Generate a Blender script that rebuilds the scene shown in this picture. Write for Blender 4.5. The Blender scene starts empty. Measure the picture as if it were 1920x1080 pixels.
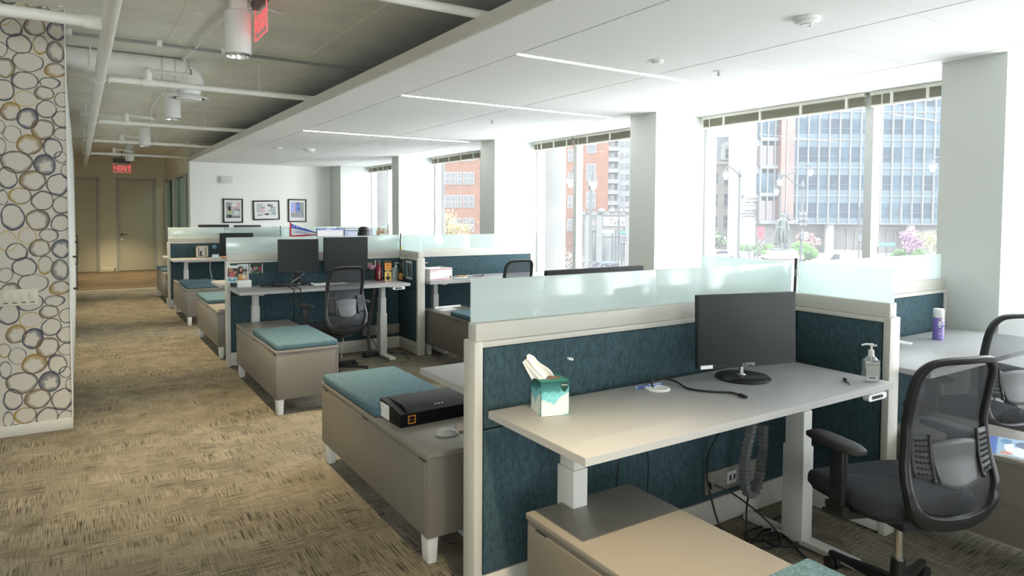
import bpy, bmesh, math, random
import numpy as np
from mathutils import Vector, Matrix, Euler

random.seed(7)
SC = bpy.context.scene
COL = SC.collection
PI = math.pi

# ------------------------------------------------------------------ camera
YAW, PITCH, ROLL = 0.573404, 0.040716, 0.005635
FPX, CY = 1261.145, 451.499
cyw, syw = math.cos(YAW), math.sin(YAW)
_f = Vector((syw * math.cos(PITCH), cyw * math.cos(PITCH), -math.sin(PITCH)))
_r = Vector((cyw, -syw, 0)); _u = _r.cross(_f)
_r2 = _r * math.cos(ROLL) + _u * math.sin(ROLL)
_u2 = -_r * math.sin(ROLL) + _u * math.cos(ROLL)
cam = bpy.data.cameras.new('camera')
cam.sensor_width = 36.0; cam.sensor_fit = 'HORIZONTAL'
cam.lens = FPX / 1920 * 36.0
cam.shift_y = (CY - 540.0) / 1920.0
cam.clip_start = 0.05; cam.clip_end = 600
camo = bpy.data.objects.new('camera', cam); COL.objects.link(camo)
camo.matrix_world = Matrix(((_r2.x, _u2.x, -_f.x, 0), (_r2.y, _u2.y, -_f.y, 0), (_r2.z, _u2.z, -_f.z, 1.5), (0, 0, 0, 1)))
SC.camera = camo

# ------------------------------------------------------------------ sky, exposure
SKY = 3.7
w = bpy.data.worlds.new('overcast_sky'); SC.world = w; w.use_nodes = True
nt = w.node_tree; nt.nodes.clear()
bg = nt.nodes.new('ShaderNodeBackground'); out = nt.nodes.new('ShaderNodeOutputWorld')
tc = nt.nodes.new('ShaderNodeTexCoord'); sx = nt.nodes.new('ShaderNodeSeparateXYZ')
rp = nt.nodes.new('ShaderNodeValToRGB')
rp.color_ramp.elements[0].position = 0.0; rp.color_ramp.elements[0].color = (0.97, 0.985, 1.0, 1)
rp.color_ramp.elements[1].position = 0.8; rp.color_ramp.elements[1].color = (0.86, 0.93, 1.0, 1)
nt.links.new(tc.outputs['Generated'], sx.inputs[0]); nt.links.new(sx.outputs['Z'], rp.inputs[0])
nt.links.new(rp.outputs[0], bg.inputs[0]); bg.inputs[1].default_value = SKY
nt.links.new(bg.outputs[0], out.inputs[0])
SC.view_settings.view_transform = 'Standard'
try: SC.view_settings.look = 'None'
except Exception: pass
SC.view_settings.exposure = 1.54
SC.view_settings.gamma = 1.0
SC.view_settings.use_curve_mapping = False
cy = SC.cycles
cy.use_denoising = True
cy.max_bounces = 9; cy.diffuse_bounces = 5; cy.glossy_bounces = 4; cy.transmission_bounces = 6
cy.transparent_max_bounces = 16; cy.caustics_reflective = False; cy.caustics_refractive = False
cy.sample_clamp_indirect = 6.0; cy.sample_clamp_direct = 0.0

def portal(y0, y1, z0, z1, x):
    l = bpy.data.lights.new('window_daylight', 'AREA'); l.shape = 'RECTANGLE'
    l.size = z1 - z0; l.size_y = y1 - y0
    l.cycles.is_portal = True
    o = bpy.data.objects.new('window_daylight', l); COL.objects.link(o)
    o.location = (x, (y0 + y1) / 2, (z0 + z1) / 2); o.rotation_euler = (0, PI / 2, 0)
def spot(loc, watts, col, deg, blend, rad, parent=None):
    l = bpy.data.lights.new('downlight_beam', 'SPOT'); l.energy = watts; l.color = col
    l.spot_size = math.radians(deg); l.spot_blend = blend; l.shadow_soft_size = rad
    o = bpy.data.objects.new('downlight_beam', l); COL.objects.link(o); o.location = loc
    o.parent = parent
    return o
for _y0, _y1 in ((-3.9, -1.3), (-1.1, 1.84), (2.21, 4.8), (5.16, 7.83), (8.21, 11.08), (11.38, 14.2)):
    portal(_y0, _y1, 0.45, 2.4, 5.62)
def portal_back(x0, x1, z0, z1, y):
    l = bpy.data.lights.new('window_daylight', 'AREA'); l.shape = 'RECTANGLE'
    l.size = x1 - x0; l.size_y = z1 - z0; l.cycles.is_portal = True
    o = bpy.data.objects.new('window_daylight', l); COL.objects.link(o)
    o.location = ((x0 + x1) / 2, y, (z0 + z1) / 2); o.rotation_euler = (PI / 2, 0, 0)
portal_back(-2.7, 0.3, 0.5, 2.45, -4.08)  # sampling portal for the added window behind the camera
PENDANT_W = 98.0
WARM = (1.0, 0.80, 0.50)

# ------------------------------------------------------------------ materials
MATS = {}
def mat(name, col, rough=0.6, metal=0.0, var=0.0, vscale=20.0, bump=0.0, bscale=200.0, emit=None, estr=0.0, spec=0.5, stretch=None, trans=0.0, alpha=1.0, coat=0.0):
    if name in MATS: return MATS[name]
    m = bpy.data.materials.new(name); m.use_nodes = True; MATS[name] = m
    t = m.node_tree; b = t.nodes['Principled BSDF']
    b.inputs['Base Color'].default_value = (*col, 1); b.inputs['Roughness'].default_value = rough
    b.inputs['Metallic'].default_value = metal; b.inputs['Specular IOR Level'].default_value = spec
    b.inputs['Transmission Weight'].default_value = trans; b.inputs['Alpha'].default_value = alpha
    b.inputs['Coat Weight'].default_value = coat
    if emit: b.inputs['Emission Color'].default_value = (*emit, 1); b.inputs['Emission Strength'].default_value = estr
    tcn = None
    def coords():
        nonlocal tcn
        if tcn is None:
            tcn = t.nodes.new('ShaderNodeTexCoord')
            if stretch:
                mp = t.nodes.new('ShaderNodeMapping'); mp.inputs['Scale'].default_value = stretch
                t.links.new(tcn.outputs['Object'], mp.inputs['Vector']); tcn = mp
        return tcn.outputs['Vector' if stretch else 'Object']
    if var > 0:
        n = t.nodes.new('ShaderNodeTexNoise'); n.inputs['Scale'].default_value = vscale; n.inputs['Detail'].default_value = 5
        t.links.new(coords(), n.inputs['Vector'])
        r = t.nodes.new('ShaderNodeValToRGB')
        lo = tuple(max(0, c * (1 - var)) for c in col); hi = tuple(min(1, c * (1 + var)) for c in col)
        r.color_ramp.elements[0].position = 0.3; r.color_ramp.elements[0].color = (*lo, 1)
        r.color_ramp.elements[1].position = 0.7; r.color_ramp.elements[1].color = (*hi, 1)
        t.links.new(n.outputs['Fac'], r.inputs[0]); t.links.new(r.outputs[0], b.inputs['Base Color'])
    if bump > 0:
        n = t.nodes.new('ShaderNodeTexNoise'); n.inputs['Scale'].default_value = bscale; n.inputs['Detail'].default_value = 3
        t.links.new(coords(), n.inputs['Vector'])
        bm_ = t.nodes.new('ShaderNodeBump'); bm_.inputs['Strength'].default_value = bump; bm_.inputs['Distance'].default_value = 0.01
        t.links.new(n.outputs['Fac'], bm_.inputs['Height']); t.links.new(bm_.outputs[0], b.inputs['Normal'])
    return m

def mix_mat(name, shaders, factors):
    """chain of shaders mixed by fixed factors"""
    m = bpy.data.materials.new(name); m.use_nodes = True; MATS[name] = m
    t = m.node_tree; t.nodes.clear()
    o = t.nodes.new('ShaderNodeOutputMaterial'); cur = None
    for i, (kind, col, rough) in enumerate(shaders):
        s = t.nodes.new(kind); s.inputs['Color'].default_value = (*col, 1)
        if rough is not None and 'Roughness' in s.inputs: s.inputs['Roughness'].default_value = rough
        if cur is None: cur = s
        else:
            x = t.nodes.new('ShaderNodeMixShader'); x.inputs[0].default_value = factors[i - 1]
            t.links.new(cur.outputs[0], x.inputs[1]); t.links.new(s.outputs[0], x.inputs[2]); cur = x
    t.links.new(cur.outputs[0], o.inputs[0]); return m

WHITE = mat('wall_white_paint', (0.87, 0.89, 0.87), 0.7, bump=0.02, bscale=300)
WALLW = mat('end_wall_paint', (0.87, 0.88, 0.85), 0.75, bump=0.02, bscale=250)
CORR = mat('corridor_cream_paint', (0.76, 0.74, 0.62), 0.7)
TILE = mat('ceiling_tile', (0.85, 0.86, 0.85), 0.85, bump=0.05, bscale=700)
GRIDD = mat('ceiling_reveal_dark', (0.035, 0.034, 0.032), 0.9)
CONC = mat('painted_concrete', (0.78, 0.775, 0.70), 0.8, var=0.08, vscale=3.0, bump=0.15, bscale=18)
PIPE = mat('painted_pipe', (0.82, 0.82, 0.77), 0.5, var=0.03, vscale=8)
DUCT = mat('painted_duct', (0.82, 0.83, 0.80), 0.45)
STEELD = mat('dark_grey_steel', (0.10, 0.10, 0.105), 0.45)
FRAMEG = mat('grey_window_frame', (0.55, 0.57, 0.56), 0.5)
PMET = mat('panel_trim_offwhite', (0.56, 0.55, 0.50), 0.42)
LAM = mat('desk_laminate_grey', (0.33, 0.335, 0.335), 0.42, bump=0.02, bscale=500)
EDGE = mat('desk_edge_band', (0.42, 0.42, 0.41), 0.45)
LEGM = mat('desk_leg_offwhite', (0.60, 0.60, 0.57), 0.4)
BENCH = mat('bench_laminate_shaded', (0.185, 0.168, 0.142), 0.38, var=0.03, vscale=4, bump=0.01, bscale=500)  # same laminate as the bench top, shade of the sides put into the colour
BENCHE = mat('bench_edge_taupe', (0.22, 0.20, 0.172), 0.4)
BLEG = mat('bench_leg_white', (0.66, 0.67, 0.65), 0.45)
TEAL = mat('teal_panel_fabric', (0.046, 0.083, 0.098), 0.9, var=0.3, vscale=90, bump=0.25, bscale=900, spec=0.2, stretch=(1, 1, 0.45))
CUSH = mat('teal_cushion_felt', (0.100, 0.172, 0.205), 0.95, var=0.35, vscale=120, bump=0.35, bscale=700, spec=0.15)
GAP = mat('shadow_gap_black', (0.012, 0.012, 0.014), 0.8)
BLACK = mat('black_plastic', (0.012, 0.0125, 0.0135), 0.38)
BLACKM = mat('matte_black_plastic', (0.016, 0.017, 0.018), 0.62)
SEATF = mat('charcoal_seat_fabric', (0.030, 0.034, 0.038), 0.9, var=0.2, vscale=150, bump=0.2, bscale=800, spec=0.2)
CHROME = mat('brushed_chrome', (0.72, 0.72, 0.72), 0.22, 1.0)
SCREEN = mat('dark_matte_screen', (0.010, 0.013, 0.0135), 0.32, spec=0.35)
GREYP = mat('grey_plastic', (0.22, 0.225, 0.23), 0.5)
WPLAS = mat('white_plastic', (0.78, 0.79, 0.78), 0.4)
PAPER = mat('white_paper', (0.80, 0.80, 0.78), 0.8)
CABLE = mat('black_cable', (0.010, 0.010, 0.011), 0.5)
BLUEC = mat('blue_cable', (0.03, 0.07, 0.15), 0.5)
CHAIN = mat('grey_cable_chain', (0.16, 0.165, 0.165), 0.5)
LIT = mat('lit_diffuser', (0.9, 0.9, 0.88), 0.6, emit=(1.0, 0.985, 0.95), estr=22.0)
REDLED = mat('red_sign_light', (0.8, 0.05, 0.06), 0.5, emit=(1.0, 0.07, 0.09), estr=0.55)
FROST = mix_mat('frosted_glass', [('ShaderNodeBsdfTranslucent', (0.88, 0.96, 0.95), None), ('ShaderNodeBsdfDiffuse', (0.78, 0.88, 0.87), 0), ('ShaderNodeBsdfTransparent', (0.90, 0.97, 0.96), None), ('ShaderNodeBsdfGlossy', (1, 1, 1), 0.12)], [0.45, 0.27, 0.05])
MESHB = mix_mat('chair_back_mesh', [('ShaderNodeBsdfDiffuse', (0.035, 0.038, 0.042), 0), ('ShaderNodeBsdfTranslucent', (0.22, 0.22, 0.24), None), ('ShaderNodeBsdfTransparent', (1, 1, 1), None), ('ShaderNodeBsdfGlossy', (0.5, 0.5, 0.55), 0.45)], [0.3, 0.30, 0.04])
LUMB = mix_mat('smoky_translucent_plastic', [('ShaderNodeBsdfDiffuse', (0.11, 0.113, 0.12), 0), ('ShaderNodeBsdfTransparent', (0.8, 0.8, 0.8), None), ('ShaderNodeBsdfGlossy', (0.7, 0.7, 0.7), 0.35)], [0.25, 0.06])
CLEARP = mix_mat('clear_plastic', [('ShaderNodeBsdfTransparent', (0.93, 0.96, 0.96), None), ('ShaderNodeBsdfGlossy', (1, 1, 1), 0.05), ('ShaderNodeBsdfDiffuse', (0.8, 0.85, 0.85), 0)], [0.14, 0.10])
PANE = mix_mat('haze_veil_glass', [('ShaderNodeBsdfTransparent', (0.955, 0.965, 0.965), None), ('ShaderNodeBsdfTranslucent', (0.95, 0.97, 1.0), None), ('ShaderNodeBsdfGlossy', (1, 1, 1), 0.02)], [0.027, 0.008])  # small translucent share lays a haze of glare over the view outside
OGLASS = mix_mat('office_glass', [('ShaderNodeBsdfTransparent', (0.70, 0.82, 0.78), None), ('ShaderNodeBsdfGlossy', (1, 1, 1), 0.03)], [0.10])

def attr_mat(name, rough=0.6):
    m = bpy.data.materials.new(name); m.use_nodes = True; t = m.node_tree
    a = t.nodes.new('ShaderNodeVertexColor'); a.layer_name = 'print'
    b = t.nodes['Principled BSDF']; b.inputs['Roughness'].default_value = rough
    t.links.new(a.outputs['Color'], b.inputs['Base Color']); return m
PRINT = attr_mat('printed_surface', 0.55)
WALLPAPER = attr_mat('ring_wallpaper', 0.75)
def attr_emit(name, s):
    m = bpy.data.materials.new(name); m.use_nodes = True; t = m.node_tree
    a = t.nodes.new('ShaderNodeVertexColor'); a.layer_name = 'print'
    b = t.nodes['Principled BSDF']; b.inputs['Roughness'].default_value = 0.4
    t.links.new(a.outputs['Color'], b.inputs['Emission Color']); b.inputs['Emission Strength'].default_value = s
    b.inputs['Base Color'].default_value = (0.02, 0.02, 0.02, 1); return m
SCREENLIT = attr_emit('lit_screen', 0.30)

# carpet: woven dashes running both ways over mottled patches
def carpet_mat(name, light, mid, dark, contrast):
    m = bpy.data.materials.new(name); m.use_nodes = True; t = m.node_tree
    b = t.nodes['Principled BSDF']; b.inputs['Roughness'].default_value = 0.95; b.inputs['Specular IOR Level'].default_value = 0.15
    tcn = t.nodes.new('ShaderNodeTexCoord')
    def noise(sc, scale, detail=2.0, rough=0.5):
        mp = t.nodes.new('ShaderNodeMapping'); mp.inputs['Scale'].default_value = sc
        t.links.new(tcn.outputs['Object'], mp.inputs['Vector'])
        n = t.nodes.new('ShaderNodeTexNoise'); n.inputs['Scale'].default_value = scale
        n.inputs['Detail'].default_value = detail; n.inputs['Roughness'].default_value = rough
        t.links.new(mp.outputs[0], n.inputs['Vector']); return n.outputs['Fac']
    def ramp(v, a, c0, b_, c1):
        r = t.nodes.new('ShaderNodeValToRGB'); r.color_ramp.elements[0].position = a; r.color_ramp.elements[0].color = (*c0, 1)
        r.color_ramp.elements[1].position = b_; r.color_ramp.elements[1].color = (*c1, 1); t.links.new(v, r.inputs[0]); return r.outputs[0]
    def mx(f, a, c, mode='MIX'):
        n = t.nodes.new('ShaderNodeMix'); n.data_type = 'RGBA'; n.blend_type = mode
        if isinstance(f, float): n.inputs[0].default_value = f
        else: t.links.new(f, n.inputs[0])
        t.links.new(a, n.inputs[6]); t.links.new(c, n.inputs[7]); return n.outputs[2]
    W = (1, 1, 1); K = (0, 0, 0)
    thr = mx(0.5, ramp(noise((5, 210, 1), 1.5, 3), 0.3, K, 0.7, W), ramp(noise((210, 5, 1), 1.5, 3), 0.3, K, 0.7, W))
    blot = ramp(noise((1, 1, 1), 3.2, 3), 0.35, K, 0.65, W)
    base = ramp(mx(0.22, thr, blot), 0.25, mid, 0.75, light)
    dk = t.nodes.new('ShaderNodeRGB'); dk.outputs[0].default_value = (*dark, 1)
    dx = ramp(noise((4.5, 240, 1), 1.5, 1), 0.535, K, 0.60, W)
    dy = ramp(noise((240, 4.0, 1), 1.5, 1), 0.535, K, 0.60, W)
    # square-ish patches: each picks its dash direction and its depth of tone
    def vor(sc, seed):
        mp = t.nodes.new('ShaderNodeMapping'); mp.inputs['Scale'].default_value = sc; mp.inputs['Location'].default_value = (seed, seed, 0)
        t.links.new(tcn.outputs['Object'], mp.inputs['Vector'])
        v = t.nodes.new('ShaderNodeTexVoronoi'); v.voronoi_dimensions = '2D'; v.distance = 'CHEBYCHEV'; v.inputs['Scale'].default_value = 1.0; v.inputs['Randomness'].default_value = 0.9
        t.links.new(mp.outputs[0], v.inputs['Vector']); sp = t.nodes.new('ShaderNodeSeparateColor'); t.links.new(v.outputs['Color'], sp.inputs[0]); return sp
    def math_(op, a_, b_=None, clamp=False):
        n = t.nodes.new('ShaderNodeMath'); n.operation = op; n.use_clamp = clamp
        for i, q in enumerate((a_, b_)):
            if q is None: continue
            if isinstance(q, (int, float)): n.inputs[i].default_value = q
            else: t.links.new(q, n.inputs[i])
        return n.outputs[0]
    v1 = vor((5.0, 7.0, 1), 0.0); v2 = vor((2.6, 3.4, 1), 4.3); v3 = vor((11.0, 9.0, 1), 8.1)
    pick = math_('GREATER_THAN', v1.outputs[0], 0.45)
    d = math_('ADD', math_('MULTIPLY', dx, math_('ADD', math_('MULTIPLY', pick, 0.7), 0.3)), math_('MULTIPLY', dy, math_('SUBTRACT', 1.0, math_('MULTIPLY', pick, 0.7))))
    depth = math_('ADD', math_('MULTIPLY', v2.outputs[1], 0.45), math_('ADD', math_('MULTIPLY', v3.outputs[2], 0.35), 0.12))
    k = math_('MULTIPLY', math_('MULTIPLY', d, depth), contrast * 2.2, True)
    c = mx(k, base, dk.outputs[0])
    tone = ramp(v1.outputs[1], 0.0, (0.84, 0.84, 0.84), 1.0, (1.10, 1.10, 1.10))
    c = mx(1.0, c, tone, 'MULTIPLY')
    fine = ramp(noise((1, 1, 1), 160.0, 2), 0.3, (0.72, 0.72, 0.72), 0.7, (1.12, 1.12, 1.12))
    c = mx(1.0, c, fine, 'MULTIPLY')
    t.links.new(c, b.inputs['Base Color'])
    bp = t.nodes.new('ShaderNodeBump'); bp.inputs['Strength'].default_value = 0.4; bp.inputs['Distance'].default_value = 0.01
    t.links.new(noise((1, 1, 1), 220.0, 2), bp.inputs['Height']); t.links.new(bp.outputs[0], b.inputs['Normal'])
    return m
CARPET = carpet_mat('woven_carpet', (0.36, 0.325, 0.245), (0.22, 0.195, 0.145), (0.055, 0.046, 0.032), 0.72)
CARPET2 = carpet_mat('brown_corridor_carpet', (0.21, 0.165, 0.115), (0.16, 0.125, 0.085), (0.08, 0.06, 0.04), 0.5)

# ------------------------------------------------------------------ mesh builder
class MB:
    def __init__(s): s.bm = bmesh.new(); s.col = None
    def _xf(s, vs, M):
        for v in vs: v.co = M @ v.co
    def box(s, x0, x1, y0, y1, z0, z1, bevel=0.0, M=None, seg=2, mi=0, taper=None):
        r = bmesh.ops.create_cube(s.bm, size=1.0); vs = r['verts']
        cx, cy_, cz = (x0 + x1) / 2, (y0 + y1) / 2, (z0 + z1) / 2
        for v in vs:
            k = 1.0
            if taper is not None and v.co.z < 0: k = taper
            v.co = Vector((cx + v.co.x * (x1 - x0) * k, cy_ + v.co.y * (y1 - y0) * k, cz + v.co.z * (z1 - z0)))
        fs = list({f for v in vs for f in v.link_faces})
        if bevel > 0:
            es = list({e for v in vs for e in v.link_edges})
            rr = bmesh.ops.bevel(s.bm, geom=es, offset=bevel, segments=seg, profile=0.5, affect='EDGES')
            vs = list({v for f in rr['faces'] for v in f.verts} | {v for v in vs if v.is_valid})
            fs = list({f for v in vs for f in v.link_faces})
        for f in fs: f.material_index = mi
        if M is not None: s._xf(vs, M)
        return s
    def cyl(s, p0, p1, r, r2=None, n=16, caps=True, mi=0):
        p0, p1 = Vector(p0), Vector(p1); r2 = r if r2 is None else r2
        d = (p1 - p0).normalized(); a = d.orthogonal().normalized(); b = d.cross(a)
        A = []; B = []
        for i in range(n):
            t = 2 * PI * i / n; o = a * math.cos(t) + b * math.sin(t)
            A.append(s.bm.verts.new(p0 + o * r)); B.append(s.bm.verts.new(p1 + o * r2))
        for i in range(n):
            j = (i + 1) % n; f = s.bm.faces.new((A[i], A[j], B[j], B[i])); f.material_index = mi
        if caps:
            f = s.bm.faces.new(A[::-1]); f.material_index = mi
            f = s.bm.faces.new(B); f.material_index = mi
        return s
    def tube(s, pts, r, n=8, mi=0, smooth=0):
        P = [Vector(p) for p in pts]
        if smooth:
            Q = []
            for i in range(len(P) - 1):
                a, b, c, d = P[max(i - 1, 0)], P[i], P[i + 1], P[min(i + 2, len(P) - 1)]
                for k in range(smooth):
                    t = k / smooth
                    Q.append(0.5 * ((2 * b) + (c - a) * t + (2 * a - 5 * b + 4 * c - d) * t * t + (3 * b - a - 3 * c + d) * t ** 3))
            Q.append(P[-1]); P = Q
        up = None; rings = []
        for i, p in enumerate(P):
            d = (P[min(i + 1, len(P) - 1)] - P[max(i - 1, 0)]).normalized()
            if up is None: up = d.orthogonal().normalized()
            else:
                up = up - d * up.dot(d)
                up = up.normalized() if up.length > 1e-6 else d.orthogonal().normalized()
            b = d.cross(up); rr = r[min(i * len(r) // len(P), len(r) - 1)] if isinstance(r, (list, tuple)) else r
            rings.append([s.bm.verts.new(p + (up * math.cos(2 * PI * k / n) + b * math.sin(2 * PI * k / n)) * rr) for k in range(n)])
        for i in range(len(rings) - 1):
            for k in range(n):
                j = (k + 1) % n
                f = s.bm.faces.new((rings[i][k], rings[i][j], rings[i + 1][j], rings[i + 1][k])); f.material_index = mi
        f = s.bm.faces.new(rings[0][::-1]); f.material_index = mi
        f = s.bm.faces.new(rings[-1]); f.material_index = mi
        return s
    def lathe(s, prof, n=24, M=None, mi=0, cap=True):
        rings = []
        for r, z in prof:
            if r < 1e-6: rings.append([s.bm.verts.new((0, 0, z))])
            else: rings.append([s.bm.verts.new((r * math.cos(2 * PI * k / n), r * math.sin(2 * PI * k / n), z)) for k in range(n)])
        for a, b in zip(rings, rings[1:]):
            for k in range(n):
                j = (k + 1) % n
                q = [a[k % len(a)], a[j % len(a)], b[j % len(b)], b[k % len(b)]]
                q2 = []
                for v in q:
                    if v not in q2: q2.append(v)
                if len(q2) > 2:
                    try: f = s.bm.faces.new(q2); f.material_index = mi
                    except ValueError: pass
        if cap:
            for ring, rev in ((rings[0], True), (rings[-1], False)):
                if len(ring) > 2:
                    f = s.bm.faces.new(ring[::-1] if rev else ring); f.material_index = mi
        if M is not None: s._xf([v for r in rings for v in r], M)
        return s
    def prism(s, poly, axis, a, b, mi=0, M=None):
        """poly: 2D points; axis 0/1/2 is the extrusion axis from a to b"""
        def P(p, t):
            q = [p[0], p[1]]; q.insert(axis, t); return Vector(q)
        A = [s.bm.verts.new(P(p, a)) for p in poly]; B = [s.bm.verts.new(P(p, b)) for p in poly]; n = len(poly)
        for f in [s.bm.faces.new(A[::-1]), s.bm.faces.new(B)] + [s.bm.faces.new((A[i], A[(i + 1) % n], B[(i + 1) % n], B[i])) for i in range(n)]:
            f.material_index = mi
        if M is not None: s._xf(A + B, M)
        return s
    def poly(s, pts, mi=0):
        f = s.bm.faces.new([s.bm.verts.new(p) for p in pts]); f.material_index = mi; return s
    def ball(s, c, r, sc=(1, 1, 1), n=12, mi=0, M=None):
        rr = bmesh.ops.create_uvsphere(s.bm, u_segments=n, v_segments=max(6, n * 2 // 3), radius=r)
        for v in rr['verts']:
            v.co = Vector((c[0] + v.co.x * sc[0], c[1] + v.co.y * sc[1], c[2] + v.co.z * sc[2]))
            for f in v.link_faces: f.material_index = mi
        if M is not None: s._xf(rr['verts'], M)
        return s
    def grid(s, fn, nu, nv, mi=0, closed=False):
        V = [[s.bm.verts.new(fn(i / (nu if closed else nu - 1), j / (nv - 1))) for i in range(nu)] for j in range(nv)]
        for j in range(nv - 1):
            for i in range(nu if closed else nu - 1):
                k = (i + 1) % nu
                f = s.bm.faces.new((V[j][i], V[j][k], V[j + 1][k], V[j + 1][i])); f.material_index = mi
        return V
    def build(s, name, mats, parent=None, loc=None, rotz=0.0, angle=40, recalc=True, subsurf=0):
        if recalc: bmesh.ops.recalc_face_normals(s.bm, faces=s.bm.faces[:])
        me = bpy.data.meshes.new(name); s.bm.to_mesh(me); s.bm.free()
        for m in (mats if isinstance(mats, (list, tuple)) else [mats]): me.materials.append(m)
        me.polygons.foreach_set('use_smooth', [True] * len(me.polygons))
        try: me.set_sharp_from_angle(angle=math.radians(angle))
        except Exception: pass
        o = bpy.data.objects.new(name, me); COL.objects.link(o)
        if parent is not None: o.parent = parent
        if loc is not None: o.location = loc
        if rotz: o.rotation_euler = (0, 0, rotz)
        if subsurf:
            md = o.modifiers.new('subdivision', 'SUBSURF'); md.levels = subsurf; md.render_levels = subsurf
        return o

def tag(o, label, cat, group=None, kind=None):
    o['label'] = label; o['category'] = cat
    if group: o['group'] = group
    if kind: o['kind'] = kind
    return o
def thing(name, label, cat, loc=(0, 0, 0), rotz=0.0, group=None):
    o = bpy.data.objects.new(name, None); COL.objects.link(o); o.empty_display_size = 0.1
    o.location = loc; o.rotation_euler = (0, 0, rotz); return tag(o, label, cat, group)
def struct(o, label=None):
    o['kind'] = 'structure'
    if label: o['label'] = label
    return o
def dup(root, loc, rotz, label, group=None):
    r = root.copy(); COL.objects.link(r); r.location = loc; r.rotation_euler = (0, 0, rotz); r['label'] = label
    if group: r['group'] = group
    def kids(src, dst):
        for ch in list(src.children):
            c = ch.copy(); COL.objects.link(c); c.parent = dst; kids(ch, c)
    kids(root, r); return r
def setv(o, loc, rotz=None):
    o.location = loc
    if rotz is not None: o.rotation_euler = (0, 0, rotz)
    return o
def text(name, body, size, m, parent=None, loc=(0, 0, 0), rot=(PI / 2, 0, 0), ext=0.0008, align='LEFT', sx=1.0, lab=None):
    cu = bpy.data.curves.new(name, 'FONT'); cu.body = body; cu.size = size; cu.extrude = ext; cu.align_x = align; cu.resolution_u = 2
    tmp = bpy.data.objects.new(name, cu); COL.objects.link(tmp)
    bpy.context.view_layer.update()
    me = bpy.data.meshes.new_from_object(tmp.evaluated_get(bpy.context.evaluated_depsgraph_get()))
    bpy.data.objects.remove(tmp)
    me.name = name; me.materials.clear(); me.materials.append(m)
    o = bpy.data.objects.new(name, me); COL.objects.link(o)
    if parent: o.parent = parent
    o.location = loc; o.rotation_euler = rot; o.scale = (sx, 1, 1)
    if lab: o['label'] = lab
    return o
def printed(name, w_, h_, nx, ny, fn, m=None, parent=None, loc=(0, 0, 0), rot=(0, 0, 0), thick=0.0):
    """flat printed sheet in the local XZ plane facing -Y, centred at x, from z=0 up; fn(u, v) arrays -> rgb arrays"""
    u = np.linspace(0, 1, nx); v = np.linspace(0, 1, ny); U, V = np.meshgrid(u, v)
    rgb = np.clip(fn(U, V), 0, 1)
    co = np.stack([(U - .5) * w_, np.zeros_like(U), V * h_], -1).reshape(-1, 3)
    idx = np.arange(nx * ny).reshape(ny, nx)
    q = np.stack([idx[:-1, :-1], idx[:-1, 1:], idx[1:, 1:], idx[1:, :-1]], -1).reshape(-1, 4)
    faces = [tuple(r) for r in q.tolist()]; verts = [tuple(r) for r in co.tolist()]; cols = rgb.reshape(-1, 3)
    if thick > 0:
        n0 = len(verts); c4 = [(-w_ / 2, thick, 0), (w_ / 2, thick, 0), (w_ / 2, thick, h_), (-w_ / 2, thick, h_)]
        verts += c4; cols = np.concatenate([cols, np.full((4, 3), 0.7)])
        a, b, c, d = 0, nx - 1, nx * ny - 1, nx * (ny - 1)
        faces += [(n0 + 3, n0 + 2, n0 + 1, n0), (a, n0, n0 + 1, b), (b, n0 + 1, n0 + 2, c), (c, n0 + 2, n0 + 3, d), (d, n0 + 3, n0, a)]
    me = bpy.data.meshes.new(name); me.from_pydata(verts, [], faces)
    ca = me.color_attributes.new('print', 'FLOAT_COLOR', 'POINT')
    ca.data.foreach_set('color', np.concatenate([cols, np.ones((len(cols), 1))], 1).astype(np.float32).ravel())
    me.materials.append(m or PRINT)
    o = bpy.data.objects.new(name, me); COL.objects.link(o)
    if parent: o.parent = parent
    o.location = loc; o.rotation_euler = rot; return o
def blobs(U, V, base, items):
    """items: (cx, cy, rx, ry, rgb) ellipses or ('r', x0, x1, y0, y1, rgb) rectangles, painted in order"""
    C = np.zeros(U.shape + (3,)); C[:] = base
    for it in items:
        if it[0] == 'r': mk = (U >= it[1]) & (U <= it[2]) & (V >= it[3]) & (V <= it[4]); c = it[5]
        else: mk = ((U - it[0]) / it[2]) ** 2 + ((V - it[1]) / it[3]) ** 2 < 1; c = it[4]
        C[mk] = c
    return C
# ================================================================== THE SETTING
ZC, ZU = 2.50, 2.86            # hung ceiling, concrete slab
XS = 1.88                      # aisle edge of the hung ceiling
XW = 5.47                      # window plane
XCOL = 4.77                    # room face of the columns
YB, YE = -4.0, 14.9            # back wall, end wall
struct(MB().box(-3.1, XW + .1, YB - .1, 14.86, -0.12, 0.0).build('floor', CARPET))
struct(MB().box(-1.0, XS + 3.6, 14.86, 19.6, -0.12, 0.0).build('floor', CARPET2))
struct(MB().box(-0.05, 1.9, 14.845, 14.875, 0.0, 0.006).build('trim_1', FRAMEG))

# hung tile ceiling: separate tiles with dark reveals along the aisle direction
tb = MB(); TX = [XS, 2.34, 3.505, 4.665, 5.12]; y = 2.362 - 0.5977 * 11
while y < YE - 0.01:
    y1 = min(y + 0.5977, YE)
    for a, b in zip(TX, TX[1:]):
        if not (a == 2.34 or a == 3.505) or min(abs(y - s_) for s_ in (0.57, 3.557, 5.35, 8.339, 11.33)) > 0.02:
            tb.box(a + .0062, b - .0062, y + .0016, y1 - .0016, ZC, ZC + .005)
        else:
            tb.box(a + .0045, b - .0045, y + .034, y1 - .0016, ZC, ZC + .005)
    y = y1
struct(tb.build('ceiling', TILE))
struct(MB().box(5.124, XW + .1, YB, YE, ZC - .001, ZC + .03).build('ceiling', WHITE))
struct(MB().box(XS, 5.12, YB, YE, ZC + .0065, ZC + .03).build('ceiling', GRIDD))  # dark backing for the tile reveals, also deepens the shade in the void above
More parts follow.
